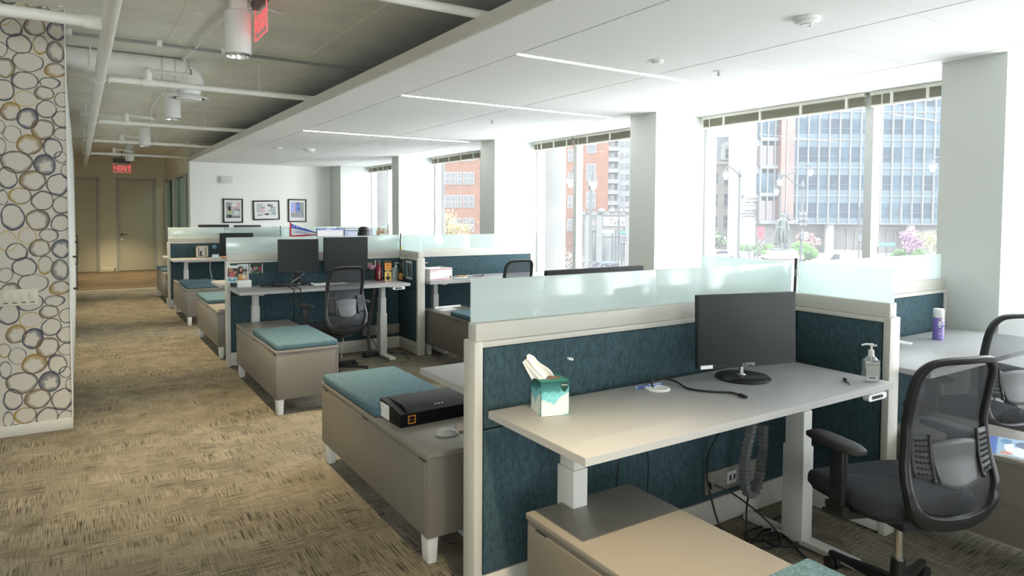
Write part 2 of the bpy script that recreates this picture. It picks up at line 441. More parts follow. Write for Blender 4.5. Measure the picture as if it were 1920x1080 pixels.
# metal edge along the aisle
eb = MB(); eb.box(XS - .018, XS - .002, YB, YE, ZC - .004, ZC + .075); eb.box(XS - .026, XS - .001, YB, YE, ZC - .012, ZC + .006, .002)
struct(eb.build('trim_2', mat('ceiling_edge_trim', (0.60, 0.59, 0.54), 0.5)))
# concrete slab with shallow seams and stains
sl = MB().box(-3.1, XW + .1, YB - .1, 19.7, ZU, ZU + .15)
for yy in (6.17, 10.4, 14.6):
    sl.box(-.05, XW, yy, yy + .012, ZU - .012, ZU + .001)
for i, xx in enumerate((-.6, .62, 1.28, 1.72)):
    sl.box(xx, xx + .004, YB, 19.6, ZU - .0025, ZU + .001)
random.seed(3)
for i in range(70):
    x_, y_ = random.uniform(-1, 1.9), random.uniform(1.5, 14)
    sl.box(x_, x_ + random.uniform(.008, .05), y_, y_ + random.uniform(.005, .03), ZU - .006, ZU + .001)
struct(sl.build('ceiling', CONC))
struct(MB().box(2.9, XW, YB, YE, ZU - .02, ZU - .001).build('ceiling', mat('plenum_shade_dark', (.06, .055, .05), .9)))  # dark sheet under the slab, puts shade into the void by its colour

# back and left walls of the open office
wb = MB()
wb.box(-3.1, -2.7, YB - .12, YB, 0, ZU); wb.box(.3, XW + .2, YB - .12, YB, 0, ZU); wb.box(-2.7, .3, YB - .12, YB, 0, .5); wb.box(-2.7, .3, YB - .12, YB, 2.45, ZU)
struct(wb.build('wall_front', WHITE))
rw = struct(thing('window_7', 'wide window added behind the camera position to light the left side', 'window', (-1.2, YB, .5)))  # unseen window, added to brighten the left side and the slab
fb = MB(); fb.box(-1.5, 1.5, -.1, 0, 0, .04); fb.box(-1.5, 1.5, -.1, 0, 1.91, 1.95)
for x in (-1.5, -.02, 1.46): fb.box(x, x + .04, -.1, 0, 0, 1.95)
fb.build('window_frame', BLEG, rw)
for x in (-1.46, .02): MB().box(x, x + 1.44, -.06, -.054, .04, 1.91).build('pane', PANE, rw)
struct(MB().box(-3.12, -3.0, YB, 5.6, 0, ZU).build('wall_left', WHITE))

# ringed wallpaper wall end
RINGS = [(-0.342, 2.695, 0.06, 0.06, 'n'), (-0.218, 2.718, 0.059, 0.063, 'o'), (-0.096, 2.711, 0.056, 0.067, 'N'), (-0.302, 2.595, 0.072, 0.063, 'k'), (-0.188, 2.602, 0.042, 0.066, 'g'), (-0.106, 2.567, 0.052, 0.073, 'K'), (-0.407, 2.544, 0.043, 0.051, 'k'), (-0.257, 2.482, 0.083, 0.066, 't'), (-0.382, 2.429, 0.058, 0.065, 'o'), (-0.109, 2.444, 0.064, 0.049, 'G'), (-0.278, 2.357, 0.074, 0.061, 'k'), (-0.14, 2.357, 0.058, 0.04, 'n'), (-0.395, 2.284, 0.061, 0.073, 'n'), (-0.276, 2.239, 0.063, 0.054, 'y'), (-0.174, 2.285, 0.055, 0.049, 'o'), (-0.065, 2.251, 0.053, 0.054, 'k'), (-0.163, 2.179, 0.058, 0.062, 'k'), (-0.356, 2.149, 0.058, 0.062, 'G'), (-0.266, 2.111, 0.061, 0.069, 'N'), (-0.077, 2.12, 0.057, 0.059, 'k'), (-0.186, 2.043, 0.066, 0.07, 'o'), (-0.42, 2.045, 0.035, 0.048, 'g'), (-0.351, 2.002, 0.051, 0.056, 't'), (-0.261, 1.938, 0.072, 0.069, 'G'), (-0.133, 1.923, 0.056, 0.067, 'n'), (-0.075, 2.021, 0.054, 0.043, 'k'), (-0.418, 1.916, 0.035, 0.057, 'n'), (-0.331, 1.82, 0.086, 0.077, 'q'), (-0.179, 1.809, 0.065, 0.069, 'M'), (-0.247, 1.7, 0.077, 0.067, 'o'), (-0.382, 1.713, 0.055, 0.071, 'n'), (-0.108, 1.677, 0.065, 0.076, 'n'), (-0.089, 1.863, 0.037, 0.041, 'n'), (-0.057, 1.769, 0.034, 0.05, 'n'), (-0.317, 1.597, 0.061, 0.058, 'g'), (-0.196, 1.568, 0.065, 0.065, 'k'), (-0.409, 1.586, 0.029, 0.054, 'n'), (-0.359, 1.456, 0.067, 0.087, 'n'), (-0.223, 1.438, 0.07, 0.07, 'o'), (-0.088, 1.538, 0.054, 0.062, 'k'), (-0.097, 1.418, 0.057, 0.059, 'n'), (-0.283, 1.331, 0.052, 0.051, 'y'), (-0.164, 1.334, 0.054, 0.045, 'k'), (-0.391, 1.298, 0.053, 0.066, 'y')]
wx0, wx1, wz0, wz1, yw = -3.0, -0.055, 0.07, ZU, 5.51
NXW, NZW = 190, 900
fx0 = -0.53
xs = np.concatenate([np.linspace(wx0, fx0 - .02, 120), np.linspace(fx0, wx1, NXW)])
zs = np.linspace(wz0, wz1, NZW)
X_, Z_ = np.meshgrid(xs, zs)
rgb = np.zeros(X_.shape + (3,)); rgb[:] = (0.53, 0.50, 0.435)
inkc = {'n': (.035, .038, .06), 'N': (.03, .034, .06), 'M': (.05, .055, .08), 'k': (.05, .05, .055), 'K': (.09, .09, .09), 't': (.06, .06, .06), 'o': (.15, .10, .035), 'g': (.30, .19, .03), 'G': (.27, .16, .03), 'y': (.42, .28, .05), 'q': (.13, .11, .08)}
thick_ = {'n': .20, 'N': .42, 'M': .60, 'k': .17, 'K': .45, 't': .06, 'o': .32, 'g': .22, 'G': .42, 'y': .09, 'q': .26}
rr_ = random.Random(11)
for (cx_, cz_, rx_, rz_, kd) in RINGS:
    ph = [rr_.uniform(0, 6.28) for _ in range(6)]
    for sxs in range(0, 7):
        for szs in (-1, 0, 1):
            px_, pz_ = cx_ - 0.44 * sxs, cz_ - 1.469 * szs
            if px_ < wx0 - .1 or pz_ < wz0 - .1 or pz_ > wz1 + .1: continue
            box_ = (np.abs(X_ - px_) < rx_ * 1.3) & (np.abs(Z_ - pz_) < rz_ * 1.3)
            if not box_.any(): continue
            xx, zz = X_[box_], Z_[box_]
            th = np.arctan2((zz - pz_) / rz_, (xx - px_) / rx_)
            rho = np.hypot((xx - px_) / rx_, (zz - pz_) / rz_)
            rho = rho / (1 + .035 * np.sin(2 * th + ph[0]) + .025 * np.sin(3 * th + ph[1]) + .012 * np.sin(7 * th + ph[2]))
            wd = thick_[kd] * (.45 + .55 * (0.5 + 0.5 * np.sin(th + ph[3])) ** 1.5 + .25 * np.sin(5 * th + ph[4]) * .5)
            wd = np.maximum(wd * 1.5, .05)
            edge = np.clip((1.0 - rho) / .02, 0, 1)                       # crisp outer rim
            fall = np.clip(1 - (1.0 - rho) / wd, 0, 1) ** 0.75
            rim = np.exp(-((1.0 - rho - .045) / .045) ** 2) * (.70 + .35 * np.sin(2 * th + ph[5]))
            a_ = np.clip(edge * fall * .9 + np.clip(rim, 0, 1) * .95, 0, 1) * (rho < 1.02)
            ink = np.array(inkc[kd]); alt = np.array((.05, .05, .06))
            mixk = (0.5 + 0.5 * np.sin(th + ph[2]))[:, None] * (0.7 if kd in 'ogGq' else 0.15)
            ink = ink * (1 - mixk) + alt * mixk
            rgb[box_] = (rgb[box_] ** .4545 * (1 - a_[:, None]) + ink ** .4545 * a_[:, None]) ** 2.2
nx_, nz_ = len(xs), len(zs)
co = np.stack([X_, np.full_like(X_, yw), Z_], -1).reshape(-1, 3)
idx = np.arange(nx_ * nz_).reshape(nz_, nx_)
q = np.stack([idx[:-1, :-1], idx[:-1, 1:], idx[1:, 1:], idx[1:, :-1]], -1).reshape(-1, 4)
n0 = len(co); back = np.array([(wx0, yw + .1, wz0), (wx1, yw + .1, wz0), (wx1, yw + .1, wz1), (wx0, yw + .1, wz1)])
cor = [0, nx_ - 1, nx_ * nz_ - 1, nx_ * (nz_ - 1)]
fl = [tuple(r) for r in q.tolist()] + [(n0 + 3, n0 + 2, n0 + 1, n0), (cor[1], n0 + 1, n0 + 2, cor[2])]
me = bpy.data.meshes.new('wall_aisle'); me.from_pydata([tuple(r) for r in np.concatenate([co, back]).tolist()], [], fl)
ca = me.color_attributes.new('print', 'FLOAT_COLOR', 'POINT')
cc = np.concatenate([rgb.reshape(-1, 3), np.full((4, 3), .6)]); cc = np.concatenate([cc, np.ones((len(cc), 1))], 1)
ca.data.foreach_set('color', cc.astype(np.float32).ravel()); me.materials.append(WALLPAPER)
wf = bpy.data.objects.new('wall_left', me); COL.objects.link(wf); struct(wf)
struct(MB().box(-3.0, -0.05, 5.495, 5.61, 0, 0.072, .003).build('baseboard_left', PMET))
struct(MB().box(-0.0555, -0.0475, 5.505, 5.615, 0.07, ZU).build('trim_3', BLEG))
# aisle wall behind the cupboards
struct(MB().box(-0.9, -0.44, 5.61, 19.5, 0, ZU).build('wall_left', WHITE))

# corridor end with two doors
YD = 19.4
ew = MB()
D1 = (-0.42, 0.42); D2 = (0.84, 1.66); DH = 2.28
for a, b in ((-0.6, D1[0]), (D1[1], D2[0]), (D2[1], 2.2)): ew.box(a, b, YD, YD + .12, 0, DH)
ew.box(-0.6, 2.2, YD, YD + .12, DH, ZU)
struct(ew.build('wall_back', CORR))
struct(MB().box(D1[1] + .06, D2[0] - .06, YD - .012, YD, 0, .10, .002).build('baseboard_back', CORR))
DOORM = mat('cream_door_paint', (0.70, 0.68, 0.565), 0.5)
def door(n, x0, x1, handle):
    r = struct(thing('door_%d' % n, 'cream corridor door ' + ('with lever handle' if handle else 'without a visible handle, beside the lever-handled door'), 'door', ((x0 + x1) / 2, YD, 0)))
    hw = (x1 - x0) / 2
    MB().box(-hw - .02, hw + .02, .065, .115, 0, DH + .0).build('door_light_block', STEELD, r)  # added sheet behind the leaf, blocks light leaking through the door gaps
    MB().box(-hw + .004, hw - .004, .02, .06, .008, DH - .006, .003).build('door_leaf', DOORM, r)
    fb = MB()
    for s_ in (-1, 1): fb.box(s_ * (hw + .005) - .03, s_ * (hw + .005) + .03, -.014, .05, 0, DH + .03, .004)
    fb.box(-hw - .035, hw + .035, -.014, .05, DH - .005, DH + .05, .004)
    fb.build('door_frame', FRAMEG, r)
    for z in (.25, .95, 1.55, 2.05): MB().cyl((hw - .012, -.006, z - .05), (hw - .012, -.006, z + .05), .012, n=10).build('hinge', FRAMEG, r)
    if handle:
        hb = MB().cyl((-hw + .08, .0, .92), (-hw + .08, .02, .92), .028, n=16); hb.tube([(-hw + .08, .0, .92), (-hw + .08, -.045, .92), (-hw + .20, -.05, .92)], .011)
        hb.build('handle', STEELD, r)
        MB().cyl((-hw + .08, .004, .80), (-hw + .08, .02, .80), .022, n=14).build('lock', CHROME, r)
door(1, *D1, False); door(2, *D2, True)
struct(MB().box(D1[1] + .33, D1[1] + .35, YD - .05, YD - .012, .02, .09).build('trim_9', STEELD))

# glazed office along the right of the corridor
gx = 1.90
struct(MB().box(gx, gx + .1, YE, YD, 2.30, ZU).build('wall_right', CORR))
struct(MB().box(gx, gx + .1, YE + .112, YE + .18, 0, 2.30).build('wall_right', CORR))
tr = MB(); yy = [15.06, 15.25, 15.72, 17.3, 17.45, 17.9, 19.38]
for a in (15.08, 15.72, 17.25, 17.75, 19.3): tr.box(gx - .012, gx + .11, a, a + .055, 0, 2.30, .004)
tr.box(gx - .012, gx + .11, 15.08, 19.38, 2.26, 2.31, .004); tr.box(gx - .012, gx + .11, 15.08, 19.38, 0, .10, .004)
struct(tr.build('trim_4', FRAMEG))
for n, (a, b) in enumerate(((15.135, 15.72), (15.775, 17.25), (17.305, 17.75), (17.805, 19.3))):
    struct(MB().box(gx + .04, gx + .05, a, b, .10, 2.26).build('window_%d' % (11 + n), OGLASS))
struct(MB().box(gx + .1, XW, YD, YD + .1, 0, ZU).build('wall_back', WHITE))
struct(MB().box(4.9, 5.0, YE + .12, YD, 0, ZU).build('wall_right', WHITE))
of = thing('office_fill_panel', 'added light panel inside the glazed corridor office', 'ceiling light', (3.2, 17.2, ZU))
MB().box(-.55, .55, -.28, .28, -.06, 0, .004).build('housing', WPLAS, of)
MB().box(-.52, .52, -.25, .25, -.066, -.059).build('diffuser', mat('office_fill_light', (.9, .9, .9), .6, emit=(1, .97, .9), estr=5.0), of)  # added glowing panel, there to light the room behind the glass

# end wall with the pictures
struct(MB().box(gx - .004, XW + .1, YE - .001, YE + .11, 0, ZC + .02).build('wall_back', WALLW))
struct(MB().box(gx - .006, gx + .012, YE - .012, YE + .02, 0, ZC).build('trim_5', FRAMEG))

# window wall: columns, sill wall, head, mullions, panes
COLS = [(-1.3, -1.1), (1.84, 2.21), (4.80, 5.165), (7.83, 8.21), (11.08, 11.38), (14.2, 14.9)]
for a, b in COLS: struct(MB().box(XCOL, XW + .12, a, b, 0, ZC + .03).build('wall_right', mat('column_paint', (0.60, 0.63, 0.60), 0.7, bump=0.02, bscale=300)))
struct(MB().box(XW - .06, XW + .14, YB, YE, 0, .42).build('wall_right', WHITE))
struct(MB().box(XW - .02, XW + .14, YB, YE, 2.485, ZU).build('wall_right', WHITE))
struct(MB().box(XW - .16, XW + .10, YB, YE, .42, .45, .004).build('trim_6', WHITE))
BAYS = [(-3.98, -1.3, None), (-1.1, 1.84, .1), (2.21, 4.80, 3.06), (5.165, 7.83, 6.925), (8.21, 11.08, 9.35), (11.38, 14.2, 13.2)]
PANES = []
for n, (a, b, m_) in enumerate(BAYS):
    r = struct(thing('window_%d' % (n + 1), 'tall bay window in the right wall', 'window', (XW, (a + b) / 2, .45)))
    mid = (a + b) / 2; H0 = 2.04; fb = MB()
    for s_, e_ in ((a, a + .035), (b - .035, b)): fb.box(0, .12, s_ - mid, e_ - mid, 0, H0)
    fb.box(0, .12, a - mid, b - mid, 0, .04); fb.box(0, .12, a - mid, b - mid, H0 - .03, H0)
    fb.build('window_frame', BLEG, r)
    cuts = [a + .035, b - .035]
    if m_ is not None:
        MB().box(-.03, .075, m_ - .035 - mid, m_ + .035 - mid, 0, H0, .003).build('mullion', FRAMEG, r)
        cuts = [a + .035, m_ - .035, m_ + .035, b - .035]
    for k in range(0, len(cuts), 2):
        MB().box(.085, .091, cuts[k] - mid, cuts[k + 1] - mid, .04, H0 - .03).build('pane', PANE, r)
        PANES.append((n, cuts[k], cuts[k + 1]))

# raised venetian blinds, one to each pane
BLIND = mat('blind_slat_olive', (0.36, 0.345, 0.26), 0.5); TAPE = mat('blind_tape', (0.72, 0.71, 0.66), 0.7); RAILM = mat('blind_rail', (0.66, 0.66, 0.60), 0.45)
where = {2: 'window facing the statue', 3: 'window facing the shop front', 4: 'window facing the brick building', 5: 'window beside the picture wall'}
for n, a, b in PANES:
    if n < 2: continue
    far_ = sum(1 for q_ in PANES if q_[0] == n and q_[1] < a)
    r = thing('window_blind', 'raised olive venetian blind in the %s, %s pane' % (where[n], 'farther' if far_ else 'nearer'), 'blind', (XW - .05, (a + b) / 2, 2.50), group='raised window blinds')
    hw = (b - a) / 2 + (.01)
    MB().box(-.028, .024, -hw, hw, -.035, -.002, .003).build('head_rail', RAILM, r)
    sb = MB(); rng = random.Random(n * 7 + far_)
    for k in range(11):
        z = -.040 - k * .0064; t = rng.uniform(-.004, .004)
        sb.box(-.025 + t, .022 + t, -hw + .004, hw - .004, z - .0026, z)
    sb.build('slat_stack', BLIND, r)
    MB().box(-.024, .022, -hw + .004, hw - .004, -.124, -.110, .003).build('bottom_rail', RAILM, r)
    for k in range(4 if b - a > 1.2 else 3):
        yy = -hw + (k + .35) * (2 * hw) / (4 if b - a > 1.2 else 3)
        MB().box(-.031, .027, yy - .011, yy + .011, -.128, -.02, .001).build('ladder_tape', TAPE, r)
    yc = hw - .1
    MB().tube([(-.03, yc, -.03), (-.032, yc, -.6), (-.03, yc + .004, -1.25)], .004, 6).build('pull_cord', TAPE, r)

# storage cupboards along the aisle
for (a, b, xf, lb) in ((5.62, 8.33, -.05, 'tall white cupboard run directly behind the wallpaper'), (8.35, 12.15, -.045, 'middle tall white cupboard run along the aisle'), (12.17, 15.4, -.04, 'tall white cupboard run just before the doors')):
    r = thing('tall_cupboard', lb, 'cupboard', (xf, (a + b) / 2, 0), group='tall white cupboards')
    h = (b - a) / 2
    MB().box(-.37, -.02, -h, h, 0, 2.46).build('carcass', BLEG, r)
    nd = 3
    for k in range(nd):
        y0_ = -h + k * 2 * h / nd
        d = MB().box(-.02, 0, y0_ + .003, y0_ + 2 * h / nd - .003, .08, 2.44, .002).build('cupboard_door', mat('cupboard_white', (.72, .75, .72), .45), r)
        if k == nd - 1:
            hb = MB(); yh = h - .08
            hb.box(.028, .042, yh - .012, yh + .012, .69, 1.04, .002); hb.box(0, .042, yh - .012, yh + .012, .69, .71, .002); hb.box(0, .042, yh - .012, yh + .012, 1.02, 1.04, .002)
            hb.build('handle', mat('bronze_handle', (.08, .07, .055), .4, .6), d)
    MB().box(-.35, -.05, -h, h, 0, .08).build('plinth', GREYP, r)

# four-gang dimmer plate
r = thing('light_switch', 'beige four-gang dimmer switch plate on ringed wallpaper', 'light switch', (-0.335, 5.507, .925))
PLATE = mat('switch_beige', (.60, .56, .46), .45)
MB().box(-.105, .105, -.006, .003, -.055, .055, .002).build('plate', PLATE, r)
for k in range(4):
    x = -.072 + k * .048
    MB().box(x - .014, x + .014, -.011, -.005, -.022, .030, .002).build('paddle', PLATE, r)
    MB().box(x - .012, x + .012, -.009, -.005, -.038, -.032, .001).build('slider', BLACK, r)
# ================================================================== CEILING FIXTURES
# linear lights
for k, (yy, lb) in enumerate(((0.57, 'slim ceiling light strip overhead, nearest the camera position'), (3.557, 'slim white ceiling light strip beside the small smoke detector'), (5.35, 'slim white ceiling light strip between two others'), (8.339, 'slim white ceiling light strip closest to the picture wall'), (11.33, 'slim white ceiling light strip nearest the pictures'))):
    if k in (0, 4): continue
    r = thing('linear_ceiling_light', lb, 'ceiling light', (3.5, yy, ZC), group='linear ceiling lights')
    MB().box(-1.155, 1.155, .002, .031, .004, .016).build('housing', WPLAS, r)
    MB().box(-1.15, 1.15, .007, .026, -.0015, .004).build('diffuser', LIT, r)

# pendant downlights over the aisle
PY = [4.62, 8.15, 11.75, 15.35]
PL = ['large white cylinder downlight hanging beside the red glass exit sign', 'white cylinder downlight behind the round duct diffuser', 'third white cylinder downlight down the aisle', 'white cylinder downlight in front of far exit sign']
def pendant(y_, lb):
    r = thing('cylinder_downlight', lb, 'downlight', (.885, y_, ZU), group='cylinder downlights over the aisle')
    b = MB(); b.cyl((0, 0, -.36), (0, 0, -.085), .079, n=36, caps=False); b.cyl((0, 0, -.085), (0, 0, -.08), .079, .072, n=36, caps=True); b.build('housing', WPLAS, r, recalc=False)
    MB().box(-.05, .05, -.045, .045, -.081, 0, .006).build('mounting_box', DUCT, r)
    b = MB(); b.lathe([(.0805, -.352), (.0805, -.364), (.072, -.366), (.070, -.358)], 36, cap=False); b.build('trim_ring', CHROME, r)
    b = MB(); b.lathe([(.071, -.362), (.066, -.33), (.055, -.29), (.036, -.245)], 36, cap=False); b.build('reflector', mat('bright_reflector', (.85, .83, .78), .12, 1.0), r, recalc=False)
    MB().cyl((0, 0, -.25), (0, 0, -.24), .036, n=20).build('lamp_disc', mat('warm_lamp_disc', (.9, .8, .6), .5, emit=(1.0, .85, .62), estr=6), r)
    MB().tube([(.03, 0, -.05), (.10, .02, -.03), (.16, .05, -.012), (.30, .12, -.012)], .011, 8).build('conduit', PIPE, r)
    spot((0, 0, -.33), PENDANT_W * (1.5 if y_ > 17 else 1.0), WARM, 84, .85, .035, r)
    return r
for y_, lb in zip(PY, PL): pendant(y_, lb)
pendant(18.0, 'white cylinder downlight before the corridor doors, behind the exit sign')
pendant(1.02, 'white cylinder downlight above the near bench, out of the frame')

# pipes: main along the aisle, branches across
r = thing('sprinkler_main_pipe', 'thick white pipe running along the aisle ceiling', 'pipe', (.175, 0, 2.60))
MB().tube([(0, -3.9, 0), (0, 8, 0), (0, 19.3, 0)], .041, 20).build('pipe_run', PIPE, r)
for yy in (3.2, 6.6, 9.75, 12.4, 15.2):
    b = MB(); b.cyl((0, yy - .014, 0), (0, yy + .014, 0), .046, n=20)
    for s_ in (-1, 1): b.box(s_ * .058 - .02, s_ * .058 + .02, yy - .012, yy + .012, -.012, .012, .002); b.cyl((s_ * .066, yy, -.03), (s_ * .066, yy, .26), .005, n=6)
    b.build('hanger_clamp', PIPE, r)
BR = [(4.66, -2.5, .19, 'white branch pipe crossing above the wallpaper', .034), (3.27, .19, 2.6, 'white branch pipe meeting the hung ceiling before the first downlight', .026), (6.57, .19, 2.6, 'white branch pipe in front of the round duct diffuser', .026), (9.70, .19, 2.6, 'white branch pipe over the middle of the aisle', .026), (12.35, .19, 1.72, 'white branch pipe ending in a short elbow', .026), (15.12, .19, 2.0, 'white branch pipe near the far exit sign', .024)]
for i, (yy, xa, xb, lb, rad) in enumerate(BR):
    r = thing('branch_pipe', lb, 'pipe', (xa, yy, 2.60), group='ceiling branch pipes')
    L = xb - xa; b = MB()
    if i == 4: b.tube([(0.05, 0, 0), (L - .02, 0, 0)], rad, 14)
    else: b.tube([((0.05 if xa > 0 else 0), 0, 0), (L - (.05 if xa < 0 else 0), 0, 0)], rad, 14)
    b.build('pipe_run', PIPE, r)
    if xa > 0:
        b = MB(); xt = .34 if i < 4 else .42
        b.cyl((xt - .045, 0, 0), (xt + .045, 0, 0), rad + .008, n=14); b.cyl((xt, 0, 0), (xt, 0, .10), rad + .006, n=14); b.ball((xt, 0, .10), rad + .010)
        b.build('tee_fitting', PIPE, r)
        MB().tube([(xt, 0, .10), (xt + .22, -.10 if i != 2 else -.16, .07), (xt + .30, -.12 if i != 2 else -.22, .06)], .019, 10).build('sprig_pipe', PIPE, r)
        b = MB(); b.cyl((xt + .30, -.12 if i != 2 else -.22, .06), (xt + .30, -.12 if i != 2 else -.22, .12), .012, n=8); b.cyl((xt + .30, -.12 if i != 2 else -.22, .12), (xt + .30, -.12 if i != 2 else -.22, .126), .022, n=12)
        b.build('sprinkler_head', CHROME, r)
        for xh in ((.62, 1.25) if i != 4 else (.9, 1.38)): MB().cyl((xh, 0, 0), (xh, 0, ZU - 2.60), .005, n=6).build('hanger_rod', PIPE, r)
    else:
        MB().cyl((L - .14, 0, 0), (L - .05, 0, 0), rad + .007, n=14).build('coupling', PIPE, r)
    if i == 4:
        b = MB(); b.ball((L - .02, 0, 0), .034); b.tube([(L - .02, 0, 0), (L - .10, -.25, -.03)], .024, 10); b.tube([(L - .10, -.25, -.03), (L + .3, -.25, -.03)], .02, 10)
        b.build('elbow', PIPE, r)

# round duct with elbow and diffuser
r = thing('air_duct', 'large round white duct with elbow dropping to a round diffuser', 'duct', (.86, 6.7, 2.715))
b = MB(); b.tube([(-1.3, 0, .045), (-.22, 0, .045)], .098, 28); b.build('duct_run', DUCT, r)
b = MB(); pts = [(-.23, 0, .045), (-.13, 0, .045), (-.05, 0, .035), (.0, 0, .0), (.03, 0, -.05), (.005, 0, -.10), (-.005, 0, -.15)]
b.tube(pts, .099, 28, smooth=3); b.build('duct_elbow', DUCT, r)
for x, a in ((-.22, 0), (-.12, .0), (-.03, .35)):
    b = MB(); c = Vector((x, 0, .045 if a == 0 else .028)); d = Vector((math.cos(a), 0, -math.sin(a))) * .004
    b.cyl(c - d, c + d, .102, n=28); b.build('duct_seam', mat('duct_seam_grey', (.5, .52, .49), .5), r)
b = MB(); b.lathe([(.088, -.13), (.088, -.165), (.10, -.178), (.165, -.196), (.165, -.202), (.135, -.200)], 36, cap=False)
b.build('diffuser_rim', WPLAS, r)
b = MB(); b.lathe([(.132, -.199), (.118, -.194), (.105, -.197)], 36, cap=False); b.build('diffuser_slot', STEELD, r)
b = MB(); b.lathe([(.108, -.197), (.10, -.214), (.0, -.222)], 36, cap=False); b.build('diffuser_plate', WPLAS, r)
r = thing('duct_hanger_rail', 'thin dark conduit along the slab above the round duct', 'conduit', (-.05, 6.08, ZU - .03))
MB().tube([(0, 0, 0), (2.6, 0, 0)], .013, 8).build('conduit_run', mat('grey_conduit', (.30, .32, .30), .5), r)
for x in (.02, .62, 1.1): MB().box(x - .02, x + .02, -.018, .018, -.016, .03, .003).build('conduit_clip', DUCT, r)
r = thing('lighting_conduit', 'white conduit linking the aisle downlights along the slab', 'conduit', (.885, 4.66, ZU - .02))
MB().tube([(.02, 0, 0), (-.03, .7, 0), (-.05, 1.5, 0), (-.1, 2.6, .0), (-.02, 3.3, 0), (-.06, 4.6, 0), (0, 7.0, 0)], .012, 8, smooth=4).build('conduit_run', PIPE, r)
r = thing('slab_box', 'flat white boxed casing on the slab beside the main pipe', 'ceiling casing', (.1, 7.4, ZU - .06))
MB().box(.12, .42, 0, .5, 0, .06, .004).build('casing', CONC, r)
r = thing('slab_box', 'pale boxed casing on the slab near the cupboards, farther one', 'ceiling casing', (.0, 11.0, ZU - .07))
MB().box(.05, .6, 0, 1.3, 0, .07, .004).build('casing', CONC, r)

# exit signs
def exit_sign(lb, loc, rz):
    r = thing('exit_sign', lb, 'exit sign', loc, rz, group='edge-lit exit signs')
    MB().box(-.17, .17, -.03, .03, .0, .10, .008).build('housing', STEELD, r)
    MB().box(-.165, .165, -.004, .004, -.205, .0, .001).build('sign_plate', mat('clear_red_edge_plate', (.92, .75, .73), .15, alpha=.22), r)
    b = MB()
    for z0, z1, x0, x1 in ((-.205, -.199, -.165, .165), (-.2, -.0, -.165, -.160), (-.2, -.0, .160, .165)): b.box(x0, x1, -.006, -.003, z0, z1)
    b.build('lit_edge', REDLED, r)
    text('lettering', 'EXIT', .155, REDLED, r, (-.095, -.006, -.165), ext=.001, sx=.82)
    MB().prism([(-.15, -.11), (-.118, -.075), (-.108, -.085), (-.132, -.11), (-.108, -.135), (-.118, -.145)], 1, -.0065, -.0045).build('arrow', REDLED, r)
    MB().cyl((0, 0, .10), (0, 0, ZU - loc[2]), .012, n=10).build('stem', STEELD, r)
exit_sign('red EXIT sign on a clear plate seen edge-on beside the large downlight', (1.0, 4.49, 2.815), -PI / 2)
exit_sign('small red EXIT sign over the corridor doors', (.835, 17.0, 2.55), 0)

# alarms, sprinklers
def disc(name, lb, cat, x, y_, rad, h, big=False, grp=None):
    r = thing(name, lb, cat, (x, y_, ZC), group=grp)
    b = MB(); b.lathe([(rad * 1.02, 0), (rad, -h * .45), (rad * .86, -h * .6), (rad * .80, -h), (0, -h)], 28); b.build('body', WPLAS, r)
    if big:
        b = MB(); b.lathe([(rad * .55, -h), (rad * .5, -h - .004), (0, -h - .005)], 24); b.build('lens', mat('detector_lens', (.6, .63, .62), .2), r)
        MB().ball((rad * .3, -rad * .1, -h - .003), .008, n=8).build('indicator', CHROME, r)
    else:
        b = MB(); b.lathe([(rad * .83, -h * .62), (rad * .87, -h * .70), (rad * .80, -h * .78)], 28, cap=False); b.build('vent_slot', GREYP, r)
disc('ceiling_speaker_alarm', 'large round white ceiling alarm above the sanitizer and spray can', 'alarm', 3.135, 2.10, .065, .032, True, 'round ceiling devices')
disc('smoke_detector', 'small smoke detector beside the near light strip', 'smoke detector', 3.185, 3.20, .04, .024, False, 'round ceiling devices')
disc('smoke_detector', 'smaller round smoke detector of the far pair on the tiles', 'smoke detector', 2.63, 10.8, .075, .03, False, 'round ceiling devices')
disc('ceiling_speaker_alarm', 'larger round alarm of the far pair on the tiles', 'alarm', 3.09, 10.7, .09, .045, True, 'round ceiling devices')
for x, y_, lb in ((3.775, 3.20, 'ceiling sprinkler past the end of the light strip with the smoke detector'), (3.755, 6.22, 'ceiling sprinkler over the middle partition'), (3.725, 9.14, 'ceiling sprinkler beyond the last light strip toward the pictures')):
    r = thing('ceiling_sprinkler', lb, 'sprinkler', (x, y_, ZC), group='sprinklers in the tile ceiling')
    b = MB(); b.lathe([(.036, 0), (.034, -.004), (.012, -.006)], 20); b.build('escutcheon', WPLAS, r)
    b = MB(); b.cyl((0, 0, -.004), (0, 0, -.035), .008, n=10); b.cyl((0, 0, -.035), (0, 0, -.038), .018, n=14); b.build('head', mat('sprinkler_metal', (.5, .48, .45), .3, .8), r)
    MB().cyl((.005, 0, -.012), (.005, 0, -.03), .003, n=8).build('glass_bulb', mat('sprinkler_bulb', (.6, .05, .05), .2), r)
r = thing('emergency_light', 'small white box unit on the end wall above the pictures', 'emergency light', (2.595, YE, 2.155))
MB().box(-.12, .12, -.07, 0, -.072, .072, .012).build('body', WPLAS, r)
MB().box(-.1, .1, -.074, -.069, -.05, .05, .003).build('cover', mat('unit_cover', (.70, .70, .67), .5), r)
